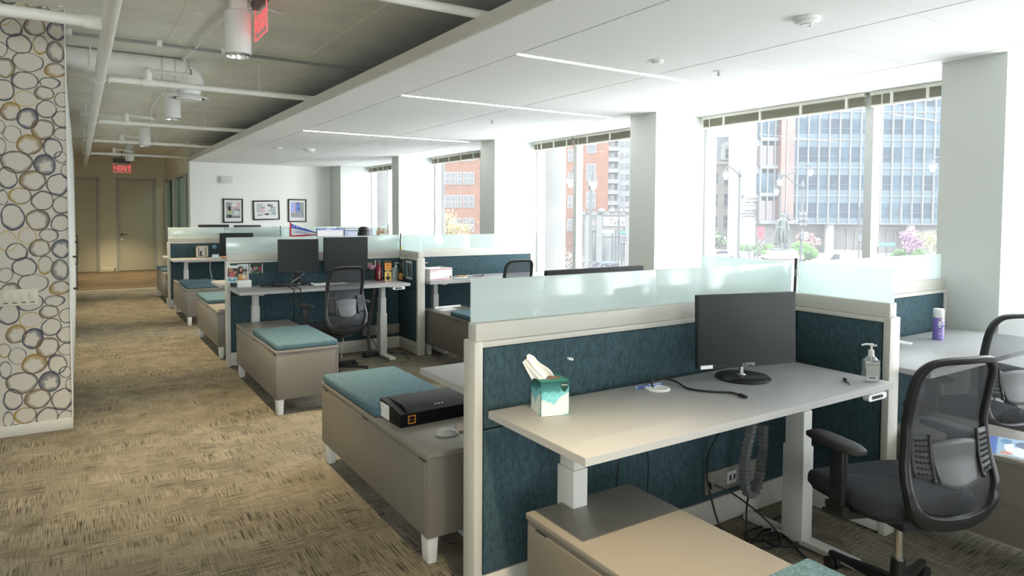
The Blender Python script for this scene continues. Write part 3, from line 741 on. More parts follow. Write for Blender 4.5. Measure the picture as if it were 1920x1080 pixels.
# ================================================================== WORKSTATION PARTITIONS
HP, HC, HG = 1.022, 1.092, 1.252          # panel top, cap top, glass top
PODS = [(1.215, 2.172, 3.185, .53, .64), (1.19, 6.935, 3.01, .53, .62), (1.158, 11.59, 2.86, .53, .62)]
XEND = 4.755
PN = ['behind the tissue box', 'behind the two-monitor desk', 'below the picture wall']
def pads(b0, horizontal, a0, a1, c, side, t, m_parent):
    """two stacked fabric tiles on one side of a panel run"""
    for z0, z1, nm in ((.142, .690, 'lower_fabric_tile'), (.696, HP - .022, 'upper_fabric_tile')):
        b = MB(); f0, f1 = (c + side * t, c + side * (t + .014))
        lo, hi = min(f0, f1), max(f0, f1)
        if horizontal: b.box(a0, a1, lo, hi, z0, z1, .006)
        else: b.box(lo, hi, a0, a1, z0, z1, .006)
        b.build(nm, TEAL, m_parent)
def partition(k):
    x0, ys, xw, wf, wb = PODS[k]
    r = thing('cubicle_divider', 'teal fabric cubicle partition with frosted glass top, %s' % PN[k], 'partition', (x0, ys, 0), group=None)
    L, W_ = XEND - x0, xw - x0; T = .026; HT = .043
    # dark cores behind the tiles
    b = MB(); b.box(.03, L - .01, -T, T, .135, HP - .012); b.box(W_ - T, W_ + T, -wf + .02, wb - .02, .135, HP - .012); b.build('core', GAP, r)
    # base rails (kick plates)
    b = MB(); b.box(.03, L - .02, -HT + .006, HT - .006, 0.008, .136, .003); b.build('base_rail', PMET, r)
    b = MB(); b.box(W_ - HT + .006, W_ + HT - .006, -wf + .02, -HT, 0.008, .136, .003); b.build('base_rail', PMET, r)
    b = MB(); b.box(W_ - HT + .006, W_ + HT - .006, HT, wb - .02, 0.008, .136, .003); b.build('base_rail', PMET, r)
    # posts
    for (xa, xb, ya, yb) in ((0, .036, -HT, HT), (L - .03, L, -HT, HT), (W_ - HT, W_ + HT, -wf, -wf + .034), (W_ - HT, W_ + HT, wb - .034, wb)):
        MB().box(xa, xb, ya, yb, 0, HP + .004, .004).build('end_post', PMET, r)
    # trim frames under the cap
    b = MB(); b.box(.03, L - .02, -HT, HT, HP - .020, HP + .002, .003); b.box(W_ - HT, W_ + HT, -wf + .03, wb - .03, HP - .020, HP + .0015, .003); b.build('top_trim', PMET, r)
    # tiles
    for s_ in (-1, 1):
        for a0, a1 in ((.042, W_ - T - .018), (W_ + T + .018, L - .036)): pads(None, True, a0, a1, 0, s_, T, r)
        for a0, a1 in ((-wf + .04, -T - .018), (T + .018, wb - .04)): pads(None, False, a0, a1, W_, s_, T, r)
    # cap rails
    MB().box(.012, L - .012, -.030, .030, HP + .002, HC, .004).build('cap_rail', PMET, r)
    MB().box(W_ - .030, W_ + .030, -wf + .012, -.030, HP + .002, HC, .004).build('cap_rail', PMET, r)
    MB().box(W_ - .030, W_ + .030, .030, wb - .012, HP + .002, HC, .004).build('cap_rail', PMET, r)
    # glass screens
    g = .006; mid = W_ * .5 - .03
    cuts = [(.008, mid - .003), (mid + .003, W_ - .035), (W_ + .035, W_ + (L - W_) * .5 - .003), (W_ + (L - W_) * .5 + .003, L - .01)]
    for a0, a1 in cuts: MB().box(a0, a1, -g, g, HC - .012, HG, .0015).build('glass_screen', FROST, r)
    for a0, a1 in ((-wf + .012, -.035), (.035, wb - .012)): MB().box(W_ - g, W_ + g, a0, a1, HC - .012, HG, .0015).build('glass_screen', FROST, r)
    # power strip on the aisle-side workstation
    b = MB(); ox = 1.25 if k == 0 else 1.36
    MB().box(ox, ox + .42, -T - .022, -T - .013, .172, .278, .003).build('power_plate', mat('plate_taupe', (.24, .23, .20), .5), r)
    o = MB().box(ox + .15, ox + .215, -T - .027, -T - .021, .196, .256, .002).build('white_outlet', WPLAS, r)
    b = MB()
    for q in (.165, .195): b.box(ox + q, ox + q + .012, -T - .0285, -T - .0265, .214, .240)
    b.build('outlet_socket', BLACK, o)
    MB().box(ox + .035, ox + .095, -T - .0255, -T - .021, .200, .254, .002).build('data_outlet', mat('outlet_taupe', (.26, .25, .22), .5), r)
    MB().box(ox + .32, ox + .38, -T - .0255, -T - .021, .200, .254, .002).build('data_outlet', MATS['outlet_taupe'], r)
    return r
for k in range(3): partition(k)

# ================================================================== HEIGHT-ADJUSTABLE DESKS
DZ = .782
def desk_proto(w_, d_, name_lb):
    r = thing('standing_desk', name_lb, 'desk')
    b = MB(); b.box(0, w_, -d_, 0, DZ - .028, DZ, .003, mi=0); o = b.build('desktop', LAM, r)
    b = MB(); e = .0008
    b.box(-e, w_ + e, -d_ - e, -d_ + .004, DZ - .0265, DZ - .0015); b.box(-e, .004, -d_, 0, DZ - .0265, DZ - .0015); b.box(w_ - .004, w_ + e, -d_, 0, DZ - .0265, DZ - .0015)
    b.build('edge_band', EDGE, o)
    b = MB(); b.lathe([(.052, DZ - .001), (.052, DZ + .004), (.044, DZ + .007), (.040, DZ + .004), (.0, DZ + .0035)], 28, M=Matrix.Translation((w_ * .44, -.10, 0))); b.build('cable_grommet', WPLAS, o)
    yc = -d_ * .42
    for x in (.205, w_ - .185):
        b = MB(); b.box(x - .025, x + .025, yc - .040, yc + .040, .45, DZ - .028, .003); b.box(x - .0315, x + .0315, yc - .0465, yc + .0465, .30, .615, .003); b.box(x - .038, x + .038, yc - .053, yc + .053, .025, .45, .003)
        b.build('leg_column', LEGM, r)
        b = MB(); b.box(x - .035, x + .035, yc - .29, yc + .27, .004, .032, .006); b.build('foot', LEGM, r)
        b = MB(); b.box(x - .025, x + .025, -d_ + .06, -.06, DZ - .045, DZ - .028); b.build('support_bracket', LEGM, r)
    MB().box(.23, w_ - .21, yc - .03, yc + .03, DZ - .062, DZ - .030, .003).build('crossbar', LEGM, r)
    p = MB(); xc = w_ - .13
    p.prism([(xc - .055 + .014 * math.cos(t), .0 + .014 * math.sin(t)) for t in np.linspace(PI / 2, 3 * PI / 2, 9)] + [(xc + .055 + .014 * math.cos(t), .0 + .014 * math.sin(t)) for t in np.linspace(-PI / 2, PI / 2, 9)], 1, -.006, .02, M=Matrix.Translation((0, -d_ - .0, DZ - .043)))
    p = p.build('height_control', WPLAS, r)
    b = MB()
    b.box(xc - .045, xc + .03, -d_ - .0068, -d_ - .0055, DZ - .050, DZ - .036)
    for q in range(4): b.cyl((xc - .03 + q * .02, -d_ - .009, DZ - .043), (xc - .03 + q * .02, -d_ - .006, DZ - .043), .005, n=10)
    b.build('control_buttons', BLACK, p)
    return r
DK = {}
def place_desk(key, src, loc, rz, lb, grp='height-adjustable office desks'):
    DK[key] = dup(src, loc, rz, lb, grp); return DK[key]
dA = desk_proto(1.70, .555, 'height-adjustable grey desk carrying the tissue box and round-based monitor'); dA['group'] = 'height-adjustable office desks'
setv(dA, (1.243, 2.075, 0), 0)
place_desk('p1r', dA, (3.262, 2.075, 0), 0, 'grey desk by the window column holding the purple spray can')
DK['p1r'].scale = (.86, 1, 1)
place_desk('p1b', dA, (3.02, 2.27, 0), PI, 'grey desk poking out behind the post beside the product box')
place_desk('p1c', dA, (4.72, 2.27, 0), PI, 'grey desk on the window side, behind the spray can panel'); DK['p1c'].scale = (.80, 1, 1)
place_desk('p2f', dA, (1.20, 6.865, 0), 0, 'grey desk with two dark monitors and pinned photos')
DK['p2f'].scale = (.966, 1, 1)
place_desk('p2r', dA, (3.07, 6.865, 0), 0, 'grey desk carrying the white mailing carton by the windows'); DK['p2r'].scale = (.985, 1, 1)
place_desk('p2b', dA, (2.86, 7.02, 0), PI, 'grey desk hidden behind the middle partition, aisle side')
place_desk('p3f', dA, (1.17, 11.52, 0), 0, 'far grey desk with the small framed photo')
place_desk('p3r', dA, (3.05, 11.52, 0), 0, 'far grey desk where the person sits at two lit screens'); DK['p3r'].scale = (.985, 1, 1)
place_desk('p3b', dA, (2.84, 11.68, 0), PI, 'far grey desk under the picture wall, hidden by frosted glass')

# flexible cable chains below the desks
def chain(pts, lb, n):
    r = thing('cable_chain', lb, 'cable chain', pts[0], group='grey vertebra cable chains under the desks')
    P = [Vector(p) - Vector(pts[0]) for p in pts]; b = MB(); Q = []
    for i in range(len(P) - 1):
        a, bb, c, d = P[max(i - 1, 0)], P[i], P[i + 1], P[min(i + 2, len(P) - 1)]
        for q in range(12):
            t = q / 12; Q.append(0.5 * ((2 * bb) + (c - a) * t + (2 * a - 5 * bb + 4 * c - d) * t * t + (3 * bb - a - 3 * c + d) * t ** 3))
    Q.append(P[-1]); ln = [0]
    for i in range(1, len(Q)): ln.append(ln[-1] + (Q[i] - Q[i - 1]).length)
    for j in range(n):
        s_ = ln[-1] * (j + .5) / n; i = max(1, next((q for q in range(len(ln)) if ln[q] >= s_), len(ln) - 1))
        t = (s_ - ln[i - 1]) / max(1e-6, ln[i] - ln[i - 1]); p = Q[i - 1].lerp(Q[i], t); d = (Q[i] - Q[i - 1]).normalized()
        xa = Vector((0, 1, 0)); xa = (xa - d * xa.dot(d)).normalized(); yb = d.cross(xa); M = Matrix.Translation(p) @ Matrix((xa, yb, d)).transposed().to_4x4(); h = ln[-1] / n * .34
        b.box(-.020, .020, -.015, .015, -h, h, .002, M=M, seg=1); b.box(-.015, .015, -.010, .010, -h * 1.6, h * 1.6, M=M)
    return b.build('chain_links', CHAIN, r)
chain([(2.60, 1.93, .74), (2.585, 1.96, .55), (2.56, 1.98, .36), (2.585, 1.985, .215), (2.655, 1.985, .215), (2.685, 1.98, .36), (2.675, 1.97, .52)], 'grey cable chain looping in a U under the tissue-box desk', 42)
chain([(2.61, 6.70, .73), (2.60, 6.74, .55), (2.575, 6.76, .35), (2.57, 6.77, .18), (2.575, 6.77, .05)], 'grey cable chain hanging under the two-monitor desk', 38)

# ================================================================== STORAGE BENCHES
def bench(lb, x, y0, L=1.46, w_=.468, door_side=1):
    r = thing('storage_bench', lb, 'storage bench', (x, y0, 0), group='low taupe storage benches')
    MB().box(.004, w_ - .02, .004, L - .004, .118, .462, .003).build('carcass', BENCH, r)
    b = MB(); b.box(0, w_, 0, L, .463, .484, .002); b.build('bench_top', mat('bench_laminate_lit_top', (.255, .235, .205), .36, bump=.01, bscale=500), r)  # lighter copy of the bench laminate, light put into the top's colour
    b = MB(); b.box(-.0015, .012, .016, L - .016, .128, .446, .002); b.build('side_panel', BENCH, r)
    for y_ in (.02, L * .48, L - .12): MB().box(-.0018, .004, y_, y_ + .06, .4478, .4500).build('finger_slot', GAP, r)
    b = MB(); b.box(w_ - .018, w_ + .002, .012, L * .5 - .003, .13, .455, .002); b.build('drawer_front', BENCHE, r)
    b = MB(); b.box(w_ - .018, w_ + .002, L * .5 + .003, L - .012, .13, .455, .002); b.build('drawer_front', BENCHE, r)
    for ax, ay in ((0, 0), (0, 1), (1, 0), (1, 1)):
        px_ = .012 if ax == 0 else w_ - .062; py_ = .012 if ay == 0 else L - .092
        MB().box(px_, px_ + .05, py_, py_ + .08, 0, .119, .006, taper=.82).build('leg', BLEG, r)
    return r
def cushion(lb, x, y0, L=.80, w_=.462):
    b = MB(); b.box(0, w_, 0, L, 0, .046, .014, seg=3)
    o = b.build('seat_cushion', CUSH, loc=(x, y0, .4845), angle=60)
    return tag(o, lb, 'cushion', 'teal felt bench cushions')
bench('taupe storage bench under the tissue-box desk, half in its shadow', 1.263, .40)
cushion('teal cushion on the bench below the tissue-box desk', 1.268, .405, .715)
bench('taupe storage bench carrying the black product box', 1.215, 2.53)
cushion('large teal cushion behind the black product box', 1.215, 3.135, .835)
bench('taupe storage bench below the two-monitor desk', 1.197, 5.025)
cushion('teal cushion on the bench below the two-monitor desk', 1.20, 5.025, .80)
bench('taupe storage bench just behind the middle partition at the aisle', 1.182, 7.33)
cushion('teal cushion on the bench just behind the middle partition', 1.184, 7.99, .80)
bench('taupe storage bench in front of the framed-photo desk', 1.18, 9.66)
cushion('teal cushion on the bench in front of the framed-photo desk', 1.183, 9.66, .80)
bench('taupe storage bench at the aisle just before the corridor doors', 1.165, 12.0)
cushion('teal cushion on the bench just before the corridor doors', 1.168, 12.65, .80)
bench('taupe storage bench with the blue magazine on top', 3.262, .25)
bench('taupe storage bench on the window side of the middle partition', 3.075, 5.03)
cushion('teal cushion on the window-side bench near the mailing carton', 3.078, 5.03, .86)
bench('taupe storage bench beside the person at the far desk', 3.055, 9.68)

# ================================================================== OFFICE CHAIRS
def chair_proto():
    r = thing('office_chair', 'x', 'office chair')
    half = [(0, 1.02), (.085, 1.019), (.142, 1.006), (.178, .965), (.189, .89), (.190, .79), (.197, .70), (.210, .62), (.215, .55), (.200, .475), (.152, .418), (.07, .394), (0, .39)]
    def catm(P, n):
        out_ = []
        for i in range(len(P) - 1):
            a, b, c, d = [np.array(P[max(0, min(len(P) - 1, i + o_))]) for o_ in (-1, 0, 1, 2)]
            for q in range(n):
                t = q / n; out_.append(0.5 * ((2 * b) + (c - a) * t + (2 * a - 5 * b + 4 * c - d) * t * t + (3 * b - a - 3 * c + d) * t ** 3))
        out_.append(np.array(P[-1])); return out_
    h = catm(half, 4); loop = h + [np.array((-p[0], p[1])) for p in h[-2:0:-1]]
    def prof(x, z):
        ys_ = np.interp(z, [.39, .48, .55, .65, .78, .90, 1.02], [-.215, -.248, -.246, -.216, -.202, -.224, -.254])
        return ys_ + .85 * x * x
    n = len(loop); ctr = np.array((0, .71))
    inner = []
    for i, p in enumerate(loop):
        a, b = loop[i - 1], loop[(i + 1) % n]; tg = (b - a); nn = np.array((tg[1], -tg[0])); nn = nn / (np.linalg.norm(nn) + 1e-9)
        if np.dot(nn, ctr - p) < 0: nn = -nn
        wd = .034 + .036 * max(0, (.57 - p[1]) / .18) ** 1.1
        if p[1] > .97: wd = .034
        inner.append(p + nn * wd)
    bm_ = MB(); V = []
    for p, q in zip(loop, inner):
        po = prof(p[0], p[1]); pi_ = prof(q[0], q[1]); th = .052 if p[1] > .5 else .062
        V.append([bm_.bm.verts.new(c) for c in ((p[0], po + th * .35, p[1]), (p[0], po - th * .5, p[1]), (q[0], pi_ - th * .30, q[1]), (q[0], pi_ + th * .3, q[1]))])
    for i in range(n):
        j = (i + 1) % n
        for k in range(4): bm_.bm.faces.new((V[i][k], V[j][k], V[j][(k + 1) % 4], V[i][(k + 1) % 4]))
    bm_.build('back_frame', BLACK, r, subsurf=1, angle=70)
    b = MB(); iv = [np.array(q) for q in inner]; R_ = 9; rings = []
    for k in range(1, R_ + 1):
        rings.append([b.bm.verts.new((ctr[0] + (q[0] - ctr[0]) * k / R_, prof(*(ctr + (q - ctr) * k / R_)) + .002, ctr[1] + (q[1] - ctr[1]) * k / R_)) for q in iv])
    c0 = b.bm.verts.new((0, prof(0, .71) + .002, .71))
    for i in range(n):
        j = (i + 1) % n; b.bm.faces.new((c0, rings[0][i], rings[0][j]))
        for k in range(R_ - 1): b.bm.faces.new((rings[k][i], rings[k + 1][i], rings[k + 1][j], rings[k][j]))
    b.build('back_mesh', MESHB, r)
    # lumbar panel and perforated side wings
    def lum(u, v):
        z = .575 + .135 * v; x = (u - .5) * (.215 - .05 * (1 - v)); z -= .022 * (1 - (2 * u - 1) ** 2) * (1 - v)
        z += .012 * (1 - (2 * u - 1) ** 2) * v
        return (x, prof(x, z) - .012, z)
    b = MB(); b.grid(lum, 15, 10); o = b.build('lumbar_support', LUMB, r)
    md = o.modifiers.new('thickness', 'SOLIDIFY'); md.thickness = .004
    for s_ in (-1, 1):
        b = MB()
        def wing(u, v):
            x = s_ * (.108 + .066 * u); z = .60 + .145 * v - .012 * (1 - u) * (1 - v) + .0 * u
            return (x, prof(x, z) - .014 - .010 * (1 - u) * 0, z)
        b.grid(wing, 7, 9); o = b.build('side_wing', mat('wing_grey', (.04, .042, .046), .55), r)
        md = o.modifiers.new('thickness', 'SOLIDIFY'); md.thickness = .007
        b = MB()
        for iu in range(4):
            for iv_ in range(7):
                p = wing(.2 + .2 * iu, .12 + .125 * iv_); b.cyl((p[0], p[1] - .0062, p[2]), (p[0], p[1] - .0040, p[2]), .0042, n=8)
        b.build('perforations', mat('dark_hole', (.004, .004, .004), .8), o)
        b = MB(); b.tube([wing(0, 0), wing(0, .5), wing(0, 1)], .005, 8); b.ball(wing(0.05, .0), .009); b.build('wing_rim', BLACK, o)
    # spine and mechanism
    b = MB(); b.prism([(-.175, .46), (-.205, .52), (-.19, .43), (-.12, .37), (.06, .345), (.12, .36), (.10, .40), (-.08, .405), (-.15, .43)], 0, -.055, .055)
    b.box(-.11, .11, -.12, .12, .345, .40, .02); b.build('tilt_mechanism', BLACKM, r)
    b = MB(); b.tube([(-.12, .06, .385), (-.25, .06, .38)], .008, 8); b.box(-.29, -.24, .035, .085, .373, .387, .004); b.build('tilt_lever', BLACKM, r)
    # seat
    def sup(a_, b_, e_, n_):
        o_ = []
        for q in range(n_):
            t = 2 * PI * q / n_; c, s2 = math.cos(t), math.sin(t)
            o_.append((a_ * math.copysign(abs(c) ** e_, c), b_ * math.copysign(abs(s2) ** e_, s2)))
        return o_
    def seat_part(nm, m_, layers):
        b = MB(); rg = []
        for sc_, z, dr in layers:
            rg.append([b.bm.verts.new((x * sc_, y_ * sc_ * .93 + .058, z + dr * max(0, (y_ - .12) / .12) ** 2 * -.018)) for x, y_ in sup(.245, .24, .42, 40)])
        for a, c in zip(rg, rg[1:]):
            for q in range(40): b.bm.faces.new((a[q], a[(q + 1) % 40], c[(q + 1) % 40], c[q]))
        b.bm.faces.new(rg[0][::-1]); b.bm.faces.new(rg[-1]); return b.build(nm, m_, r, angle=50)
    seat_part('seat_cushion', SEATF, [(.95, .412, 1), (1.0, .428, 1), (1.0, .452, 1), (.975, .468, 1), (.90, .477, 1), (.6, .474, 1), (.2, .470, .4)])
    seat_part('seat_shell', BLACKM, [(.80, .395, 1), (.94, .404, 1), (.95, .412, 1)])
    # arms
    for s_ in (-1, 1):
        b = MB(); b.prism([(s_ * .10, .375), (s_ * .285, .385), (s_ * .30, .41), (s_ * .30, .43), (s_ * .27, .43), (s_ * .265, .41), (s_ * .10, .40)], 1, -.03, .055)
        b.box(s_ * .283 - .014, s_ * .283 + .014, -.022, .044, .40, .645, .008); a_ = b.build('arm_post', BLACK, r)
        b = MB(); rg = []
        for sc_, z in ((.80, .640), (1, .648), (1, .660), (.86, .670), (.5, .673)):
            rg.append([b.bm.verts.new((s_ * .283 + x * sc_, y_ * sc_ + .03, z)) for x, y_ in sup(.043, .13, .55, 28)])
        for a, c in zip(rg, rg[1:]):
            for q in range(28): b.bm.faces.new((a[q], a[(q + 1) % 28], c[(q + 1) % 28], c[q]))
        b.bm.faces.new(rg[0][::-1]); b.bm.faces.new(rg[-1]); b.build('arm_pad', BLACKM, r, angle=50)
    # column, base, casters
    b = MB(); b.cyl((0, 0, .15), (0, 0, .36), .0165, n=16); b.build('gas_lift', CHROME, r)
    b = MB(); b.cyl((0, 0, .085), (0, 0, .185), .030, .026, n=18); b.build('lift_sleeve', BLACK, r)
    b = MB(); b.cyl((0, 0, .062), (0, 0, .112), .042, .036, n=20); b.build('hub', BLACK, r)
    for k in range(5):
        t = 2 * PI * k / 5 + .45; M = Matrix.Rotation(t, 4, 'Z')
        b = MB(); sec = [(.03, .024, .064, .108), (.12, .021, .064, .098), (.22, .017, .062, .082), (.305, .013, .060, .076)]
        rg = [[b.bm.verts.new(M @ Vector((x, s2 * w2, z))) for s2, z in ((-1, z0), (1, z0), (.7, z1), (-.7, z1))] for x, w2, z0, z1 in sec]
        for a, c in zip(rg, rg[1:]):
            for q in range(4): b.bm.faces.new((a[q], a[(q + 1) % 4], c[(q + 1) % 4], c[q]))
        b.bm.faces.new(rg[0][::-1]); b.bm.faces.new(rg[-1]); lg = b.build('base_leg', BLACK, r, angle=30)
        b = MB(); c = M @ Vector((.295, 0, .027)); ax = M @ Vector((.25, 1, 0)); ax.z = 0; ax = ax.normalized()
        for s_ in (-1, 1): b.cyl(c + ax * (s_ * .006), c + ax * (s_ * .022), .027, n=18)
        b.cyl(c, c + Vector((0, 0, .036)), .008, n=8); b.box(-.010, .010, -.008, .008, -.010, .022, .003, M=Matrix.Translation(c)); b.build('caster', BLACKM, lg)
    return r
CG = 'black mesh-back office chairs'
c0 = chair_proto(); c0['label'] = 'large black mesh office chair at the tissue-box desk'; c0['group'] = CG
setv(c0, (2.625, 1.318, 0), math.radians(-16))
dup(c0, (4.04, 1.66, 0), math.radians(-16), 'mesh office chair behind the magazine bench, at the spray-can desk', CG)
dup(c0, (1.995, 6.10, 0), math.radians(9), 'black mesh office chair at the two-monitor desk', CG)
dup(c0, (3.90, 6.12, 0), math.radians(2), 'black office chair by the mailing carton, only its back showing', CG)
dup(c0, (2.56, 2.98, 0), math.radians(186), 'office chair seen blurred through the frosted glass above the tissue box', CG)
CHP = dup(c0, (4.0, 10.74, 0), 0, 'office chair under the seated person', CG)

# ================================================================== MONITORS
def monitor(lb, w_, h_, zc, loc, rz, kind, screen=None, pan=0.0, logo=None, lit=None, tilt=0.0, bez=.010):
    r = thing('monitor', lb, 'monitor', loc, rz, group='desktop monitors')
    M = Matrix.Translation((0, -.02, zc)) @ Matrix.Rotation(tilt, 4, 'X') @ Matrix.Rotation(pan, 4, 'Z')
    b = MB(); b.box(-w_ / 2, w_ / 2, -.012, .014, -h_ / 2, h_ / 2, .004, M=M); b.box(-w_ * .3, w_ * .3, .012, .04, -h_ * .3, h_ * .22, .012, M=M); hs = b.build('housing', BLACKM, r)
    bot = bez * 2.2 if kind == 'round' else bez * 1.6
    if lit is None:
        MB().box(-w_ / 2 + bez * .5, w_ / 2 - bez * .5, -.0135, -.0115, -h_ / 2 + bot, h_ / 2 - bez * .5, M=M).build('screen', SCREEN, r)
    else:
        s_ = printed('lit_screen', w_ - bez * 1.6, h_ - bot - bez * .8, 80, 50, lit, SCREENLIT, r, (0, 0, 0)); s_.matrix_local = M @ Matrix.Translation((0, -.0128, -h_ / 2 + bot))
    if kind == 'round':
        b = MB(); b.lathe([(.0, .0), (.116, .0), (.118, .005), (.110, .012), (.03, .016), (0, .016)], 40); b.build('round_base', BLACK, r)
        b = MB(); b.cyl((0, .012, .012), (0, .012, zc - h_ * .28), .010, n=16); b.lathe([(.022, .015), (.020, .019), (.010, .021)], 20, M=Matrix.Translation((0, .012, 0))); b.box(-.03, .03, .008, .03, zc - h_ * .42, zc - h_ * .22, .004); b.build('stem', CHROME, r)
    else:
        b = MB(); b.box(-.12, .12, -.10, .09, .0, .012, .005); b.build('base_plate', BLACK, r)
        b = MB(); b.box(-.03, .03, .025, .055, .010, zc + .02, .006); b.build('stem', BLACKM, r)
    if logo:
        t = text('maker_mark', logo, .017 if kind == 'round' else .012, CHROME, hs, ext=.0003, align='CENTER'); t.matrix_local = M @ Matrix.Translation((0, -.0125, -h_ / 2 + .005)) @ Matrix.Rotation(PI / 2, 4, 'X')
    if kind == 'round':
        b = MB(); b.box(-w_ / 2 + .012, -w_ / 2 + .072, -.0132, -.0122, -h_ / 2 + .004, -h_ / 2 + .019, M=M); b.build('sticker', WPLAS, hs)
    return r
monitor('dark desktop monitor on round base beside the sanitizer bottle', .51, .318, .218, (2.445, 1.91, DZ), math.radians(-14), 'round', logo='SCEPTRE', tilt=math.radians(-2))
monitor('dark monitor beside the pinned lawn photo, turned slightly', .385, .330, .287, (1.825, 6.72, DZ), math.radians(-8), 'flat', logo='DELL', tilt=math.radians(-2))
monitor('dark monitor directly behind the chair back at the two-monitor desk', .465, .345, .293, (2.31, 6.74, DZ), math.radians(1), 'flat', logo='DELL')
monitor('black monitor with only its top edge showing over the frosted glass', .62, .34, .288, (2.10, 2.48, DZ), PI + math.radians(2), 'flat')
monitor('black monitor at the framed-photo desk beyond', .50, .36, .205, (2.10, 11.28, DZ), math.radians(1), 'flat')
monitor('level black monitor edge under the pink and green picture', .47, .32, .345, (1.89, 12.0, DZ), PI, 'flat')
monitor('slanted black monitor edge under the wide tilted picture', .45, .32, .335, (2.42, 12.0, DZ), PI + math.radians(8), 'flat')
def sheet(U, V):
    return blobs(U, V, (.86, .88, .90), [('r', 0, 1, .93, 1, (.30, .30, .85)), ('r', .35, .55, .93, 1, (.75, .78, .95)), ('r', 0, 1, .85, .93, (.80, .82, .86)), ('r', .0, .04, 0, .85, (.75, .77, .8))] + [('r', .05, 1, .08 * k, .08 * k + .012, (.74, .77, .82)) for k in range(10)] + [('r', .1 + .13 * k, .104 + .13 * k, 0, .85, (.76, .78, .83)) for k in range(7)] + [('r', .5, .62, .3, .33, (.4, .45, .6))])
def doc(U, V):
    return blobs(U, V, (.42, .52, .78), [('r', 0, 1, .93, 1, (.90, .92, .95)), ('r', 0, 1, .86, .93, (.18, .20, .26)), ('r', .12, .72, 0, .80, (.62, .68, .84)), ('r', .76, .97, 0, .8, (.50, .58, .80))])
monitor('lit screen showing a spreadsheet at the far desk', .465, .30, .295, (3.60, 11.30, DZ), math.radians(2), 'flat', lit=sheet)
monitor('lit screen with a blue page at the far desk, before the person', .50, .30, .295, (4.10, 11.30, DZ), math.radians(-2), 'flat', lit=doc)
# ================================================================== THINGS ON AND AROUND THE DESKS
# clear connectors where the frosted screens meet
for k, (x0, ys, xw, wf, wb) in enumerate(PODS):
    root = [o for o in bpy.data.objects if o.name.startswith('cubicle_divider') and o.parent is None and abs(o.location.y - ys) < .01][0]
    lx = xw - x0
    b = MB(); b.cyl((lx - .012, -.012, HC), (lx - .006, -.012, HG + .02), .0075, n=10); b.build('connector_rod', BLACK, root)
    b = MB(); b.box(lx - .028, lx + .014, -.030, .004, HG - .075, HG - .035, .006); b.build('connector_clip', CLEARP, root)
    if k == 1: MB().box(lx - .018, lx + .008, -.034, -.030, HC - .004, HC + .035, .002).build('yellow_tag', mat('yellow_tag', (.75, .62, .03), .6), root)

# ---- nearest desk
r = thing('tissue_box', 'teal cube tissue box with cloud print and a tissue pulled out', 'tissue box', (1.428, 1.952, DZ), math.radians(-16))
S = .107; H = .124
MB().box(-S / 2, S / 2, -S / 2, S / 2, 0, H, .0015).build('carton', mat('tissue_carton_teal', (.008, .17, .135), .4), r)
def clouds(seed):
    rg = random.Random(seed)
    cs = [(.06, .18, .24, .30), (.30, .10, .2, .3), (.85, .30, .30, .28), (.62, .12, .2, .3), (.98, .45, .2, .2), (.1, .02, .3, .3), (.45, .0, .25, .25)]
    mids = [(.15, .58, .16, .14), (.42, .56, .2, .16), (.3, .45, .2, .15), (.7, .55, .2, .15), (.9, .68, .2, .16), (.55, .42, .2, .16)]
    def f(U, V):
        C = np.zeros(U.shape + (3,)); t = np.clip((V - .25) / .75, 0, 1)[..., None]
        C[:] = np.array((.12, .45, .50)) * (1 - t) + np.array((.002, .075, .058)) * t
        for cx, cy_, rx, ry in mids:
            d = np.clip(1.15 - np.hypot((U - cx) / rx, (V - cy_) / ry), 0, .4)[..., None] / .4 * .65; C = C * (1 - d) + np.array((.22, .60, .64)) * d
        for cx, cy_, rx, ry in cs:
            d = np.clip(1.1 - np.hypot((U - cx) / rx, (V - cy_) / ry), 0, .2)[..., None] / .2 * .75; C = C * (1 - d) + np.array((.78, .84, .76)) * d
        return C
    return f
printed('front_print', S - .003, H - .002, 60, 70, clouds(1), None, r, (0, -S / 2 - .0006, .001))
printed('side_print', S - .003, H - .002, 60, 70, clouds(2), None, r, (-S / 2 - .0006, 0, .001), (0, 0, -PI / 2))
b = MB(); b.prism([(.022, .118), (.048, .118), (.048, .098), (.042, .088), (.035, .084), (.028, .088), (.022, .098)], 1, -S / 2 - .0014, -S / 2 - .0008); o = b.build('brand_shield', mat('shield_green', (.005, .05, .035), .4), r)
text('lettering', 'Kleenex', .0085, PAPER, o, (.035, -S / 2 - .0018, .107), ext=.0002, align='CENTER', sx=.8)
b = MB(); b.lathe([(.036, H + .0002), (.034, H + .001), (.0, H + .0011)], 24, M=Matrix.Translation((.004, .004, 0)) @ Matrix.Scale(.8, 4, (0, 1, 0))); b.build('opening', mat('box_opening_brown', (.16, .10, .06), .8), r)
b = MB()
def tis(u, v):
    bl, br = Vector((-.068, -.012, H - .010)), Vector((.016, .004, H - .002)); tl, tr_ = Vector((-.104, -.004, H + .062)), Vector((-.082, .006, H + .090))
    p = bl.lerp(br, u).lerp(tl.lerp(tr_, u), v)
    p.y += (.014 * math.sin(8.5 * u + .6) + .006 * math.sin(17 * u + 2 * v)) * (1 - .45 * v)
    p.x += .006 * math.sin(9 * v) * u; p.z += .007 * math.sin(6 * u + 1) * (1 - v) + .010 * math.sin(PI * v) * u
    return p
b.grid(tis, 22, 16); o = b.build('tissue', mat('tissue_paper', (.86, .84, .80), .9), r, angle=80)
md = o.modifiers.new('thickness', 'SOLIDIFY'); md.thickness = .0012

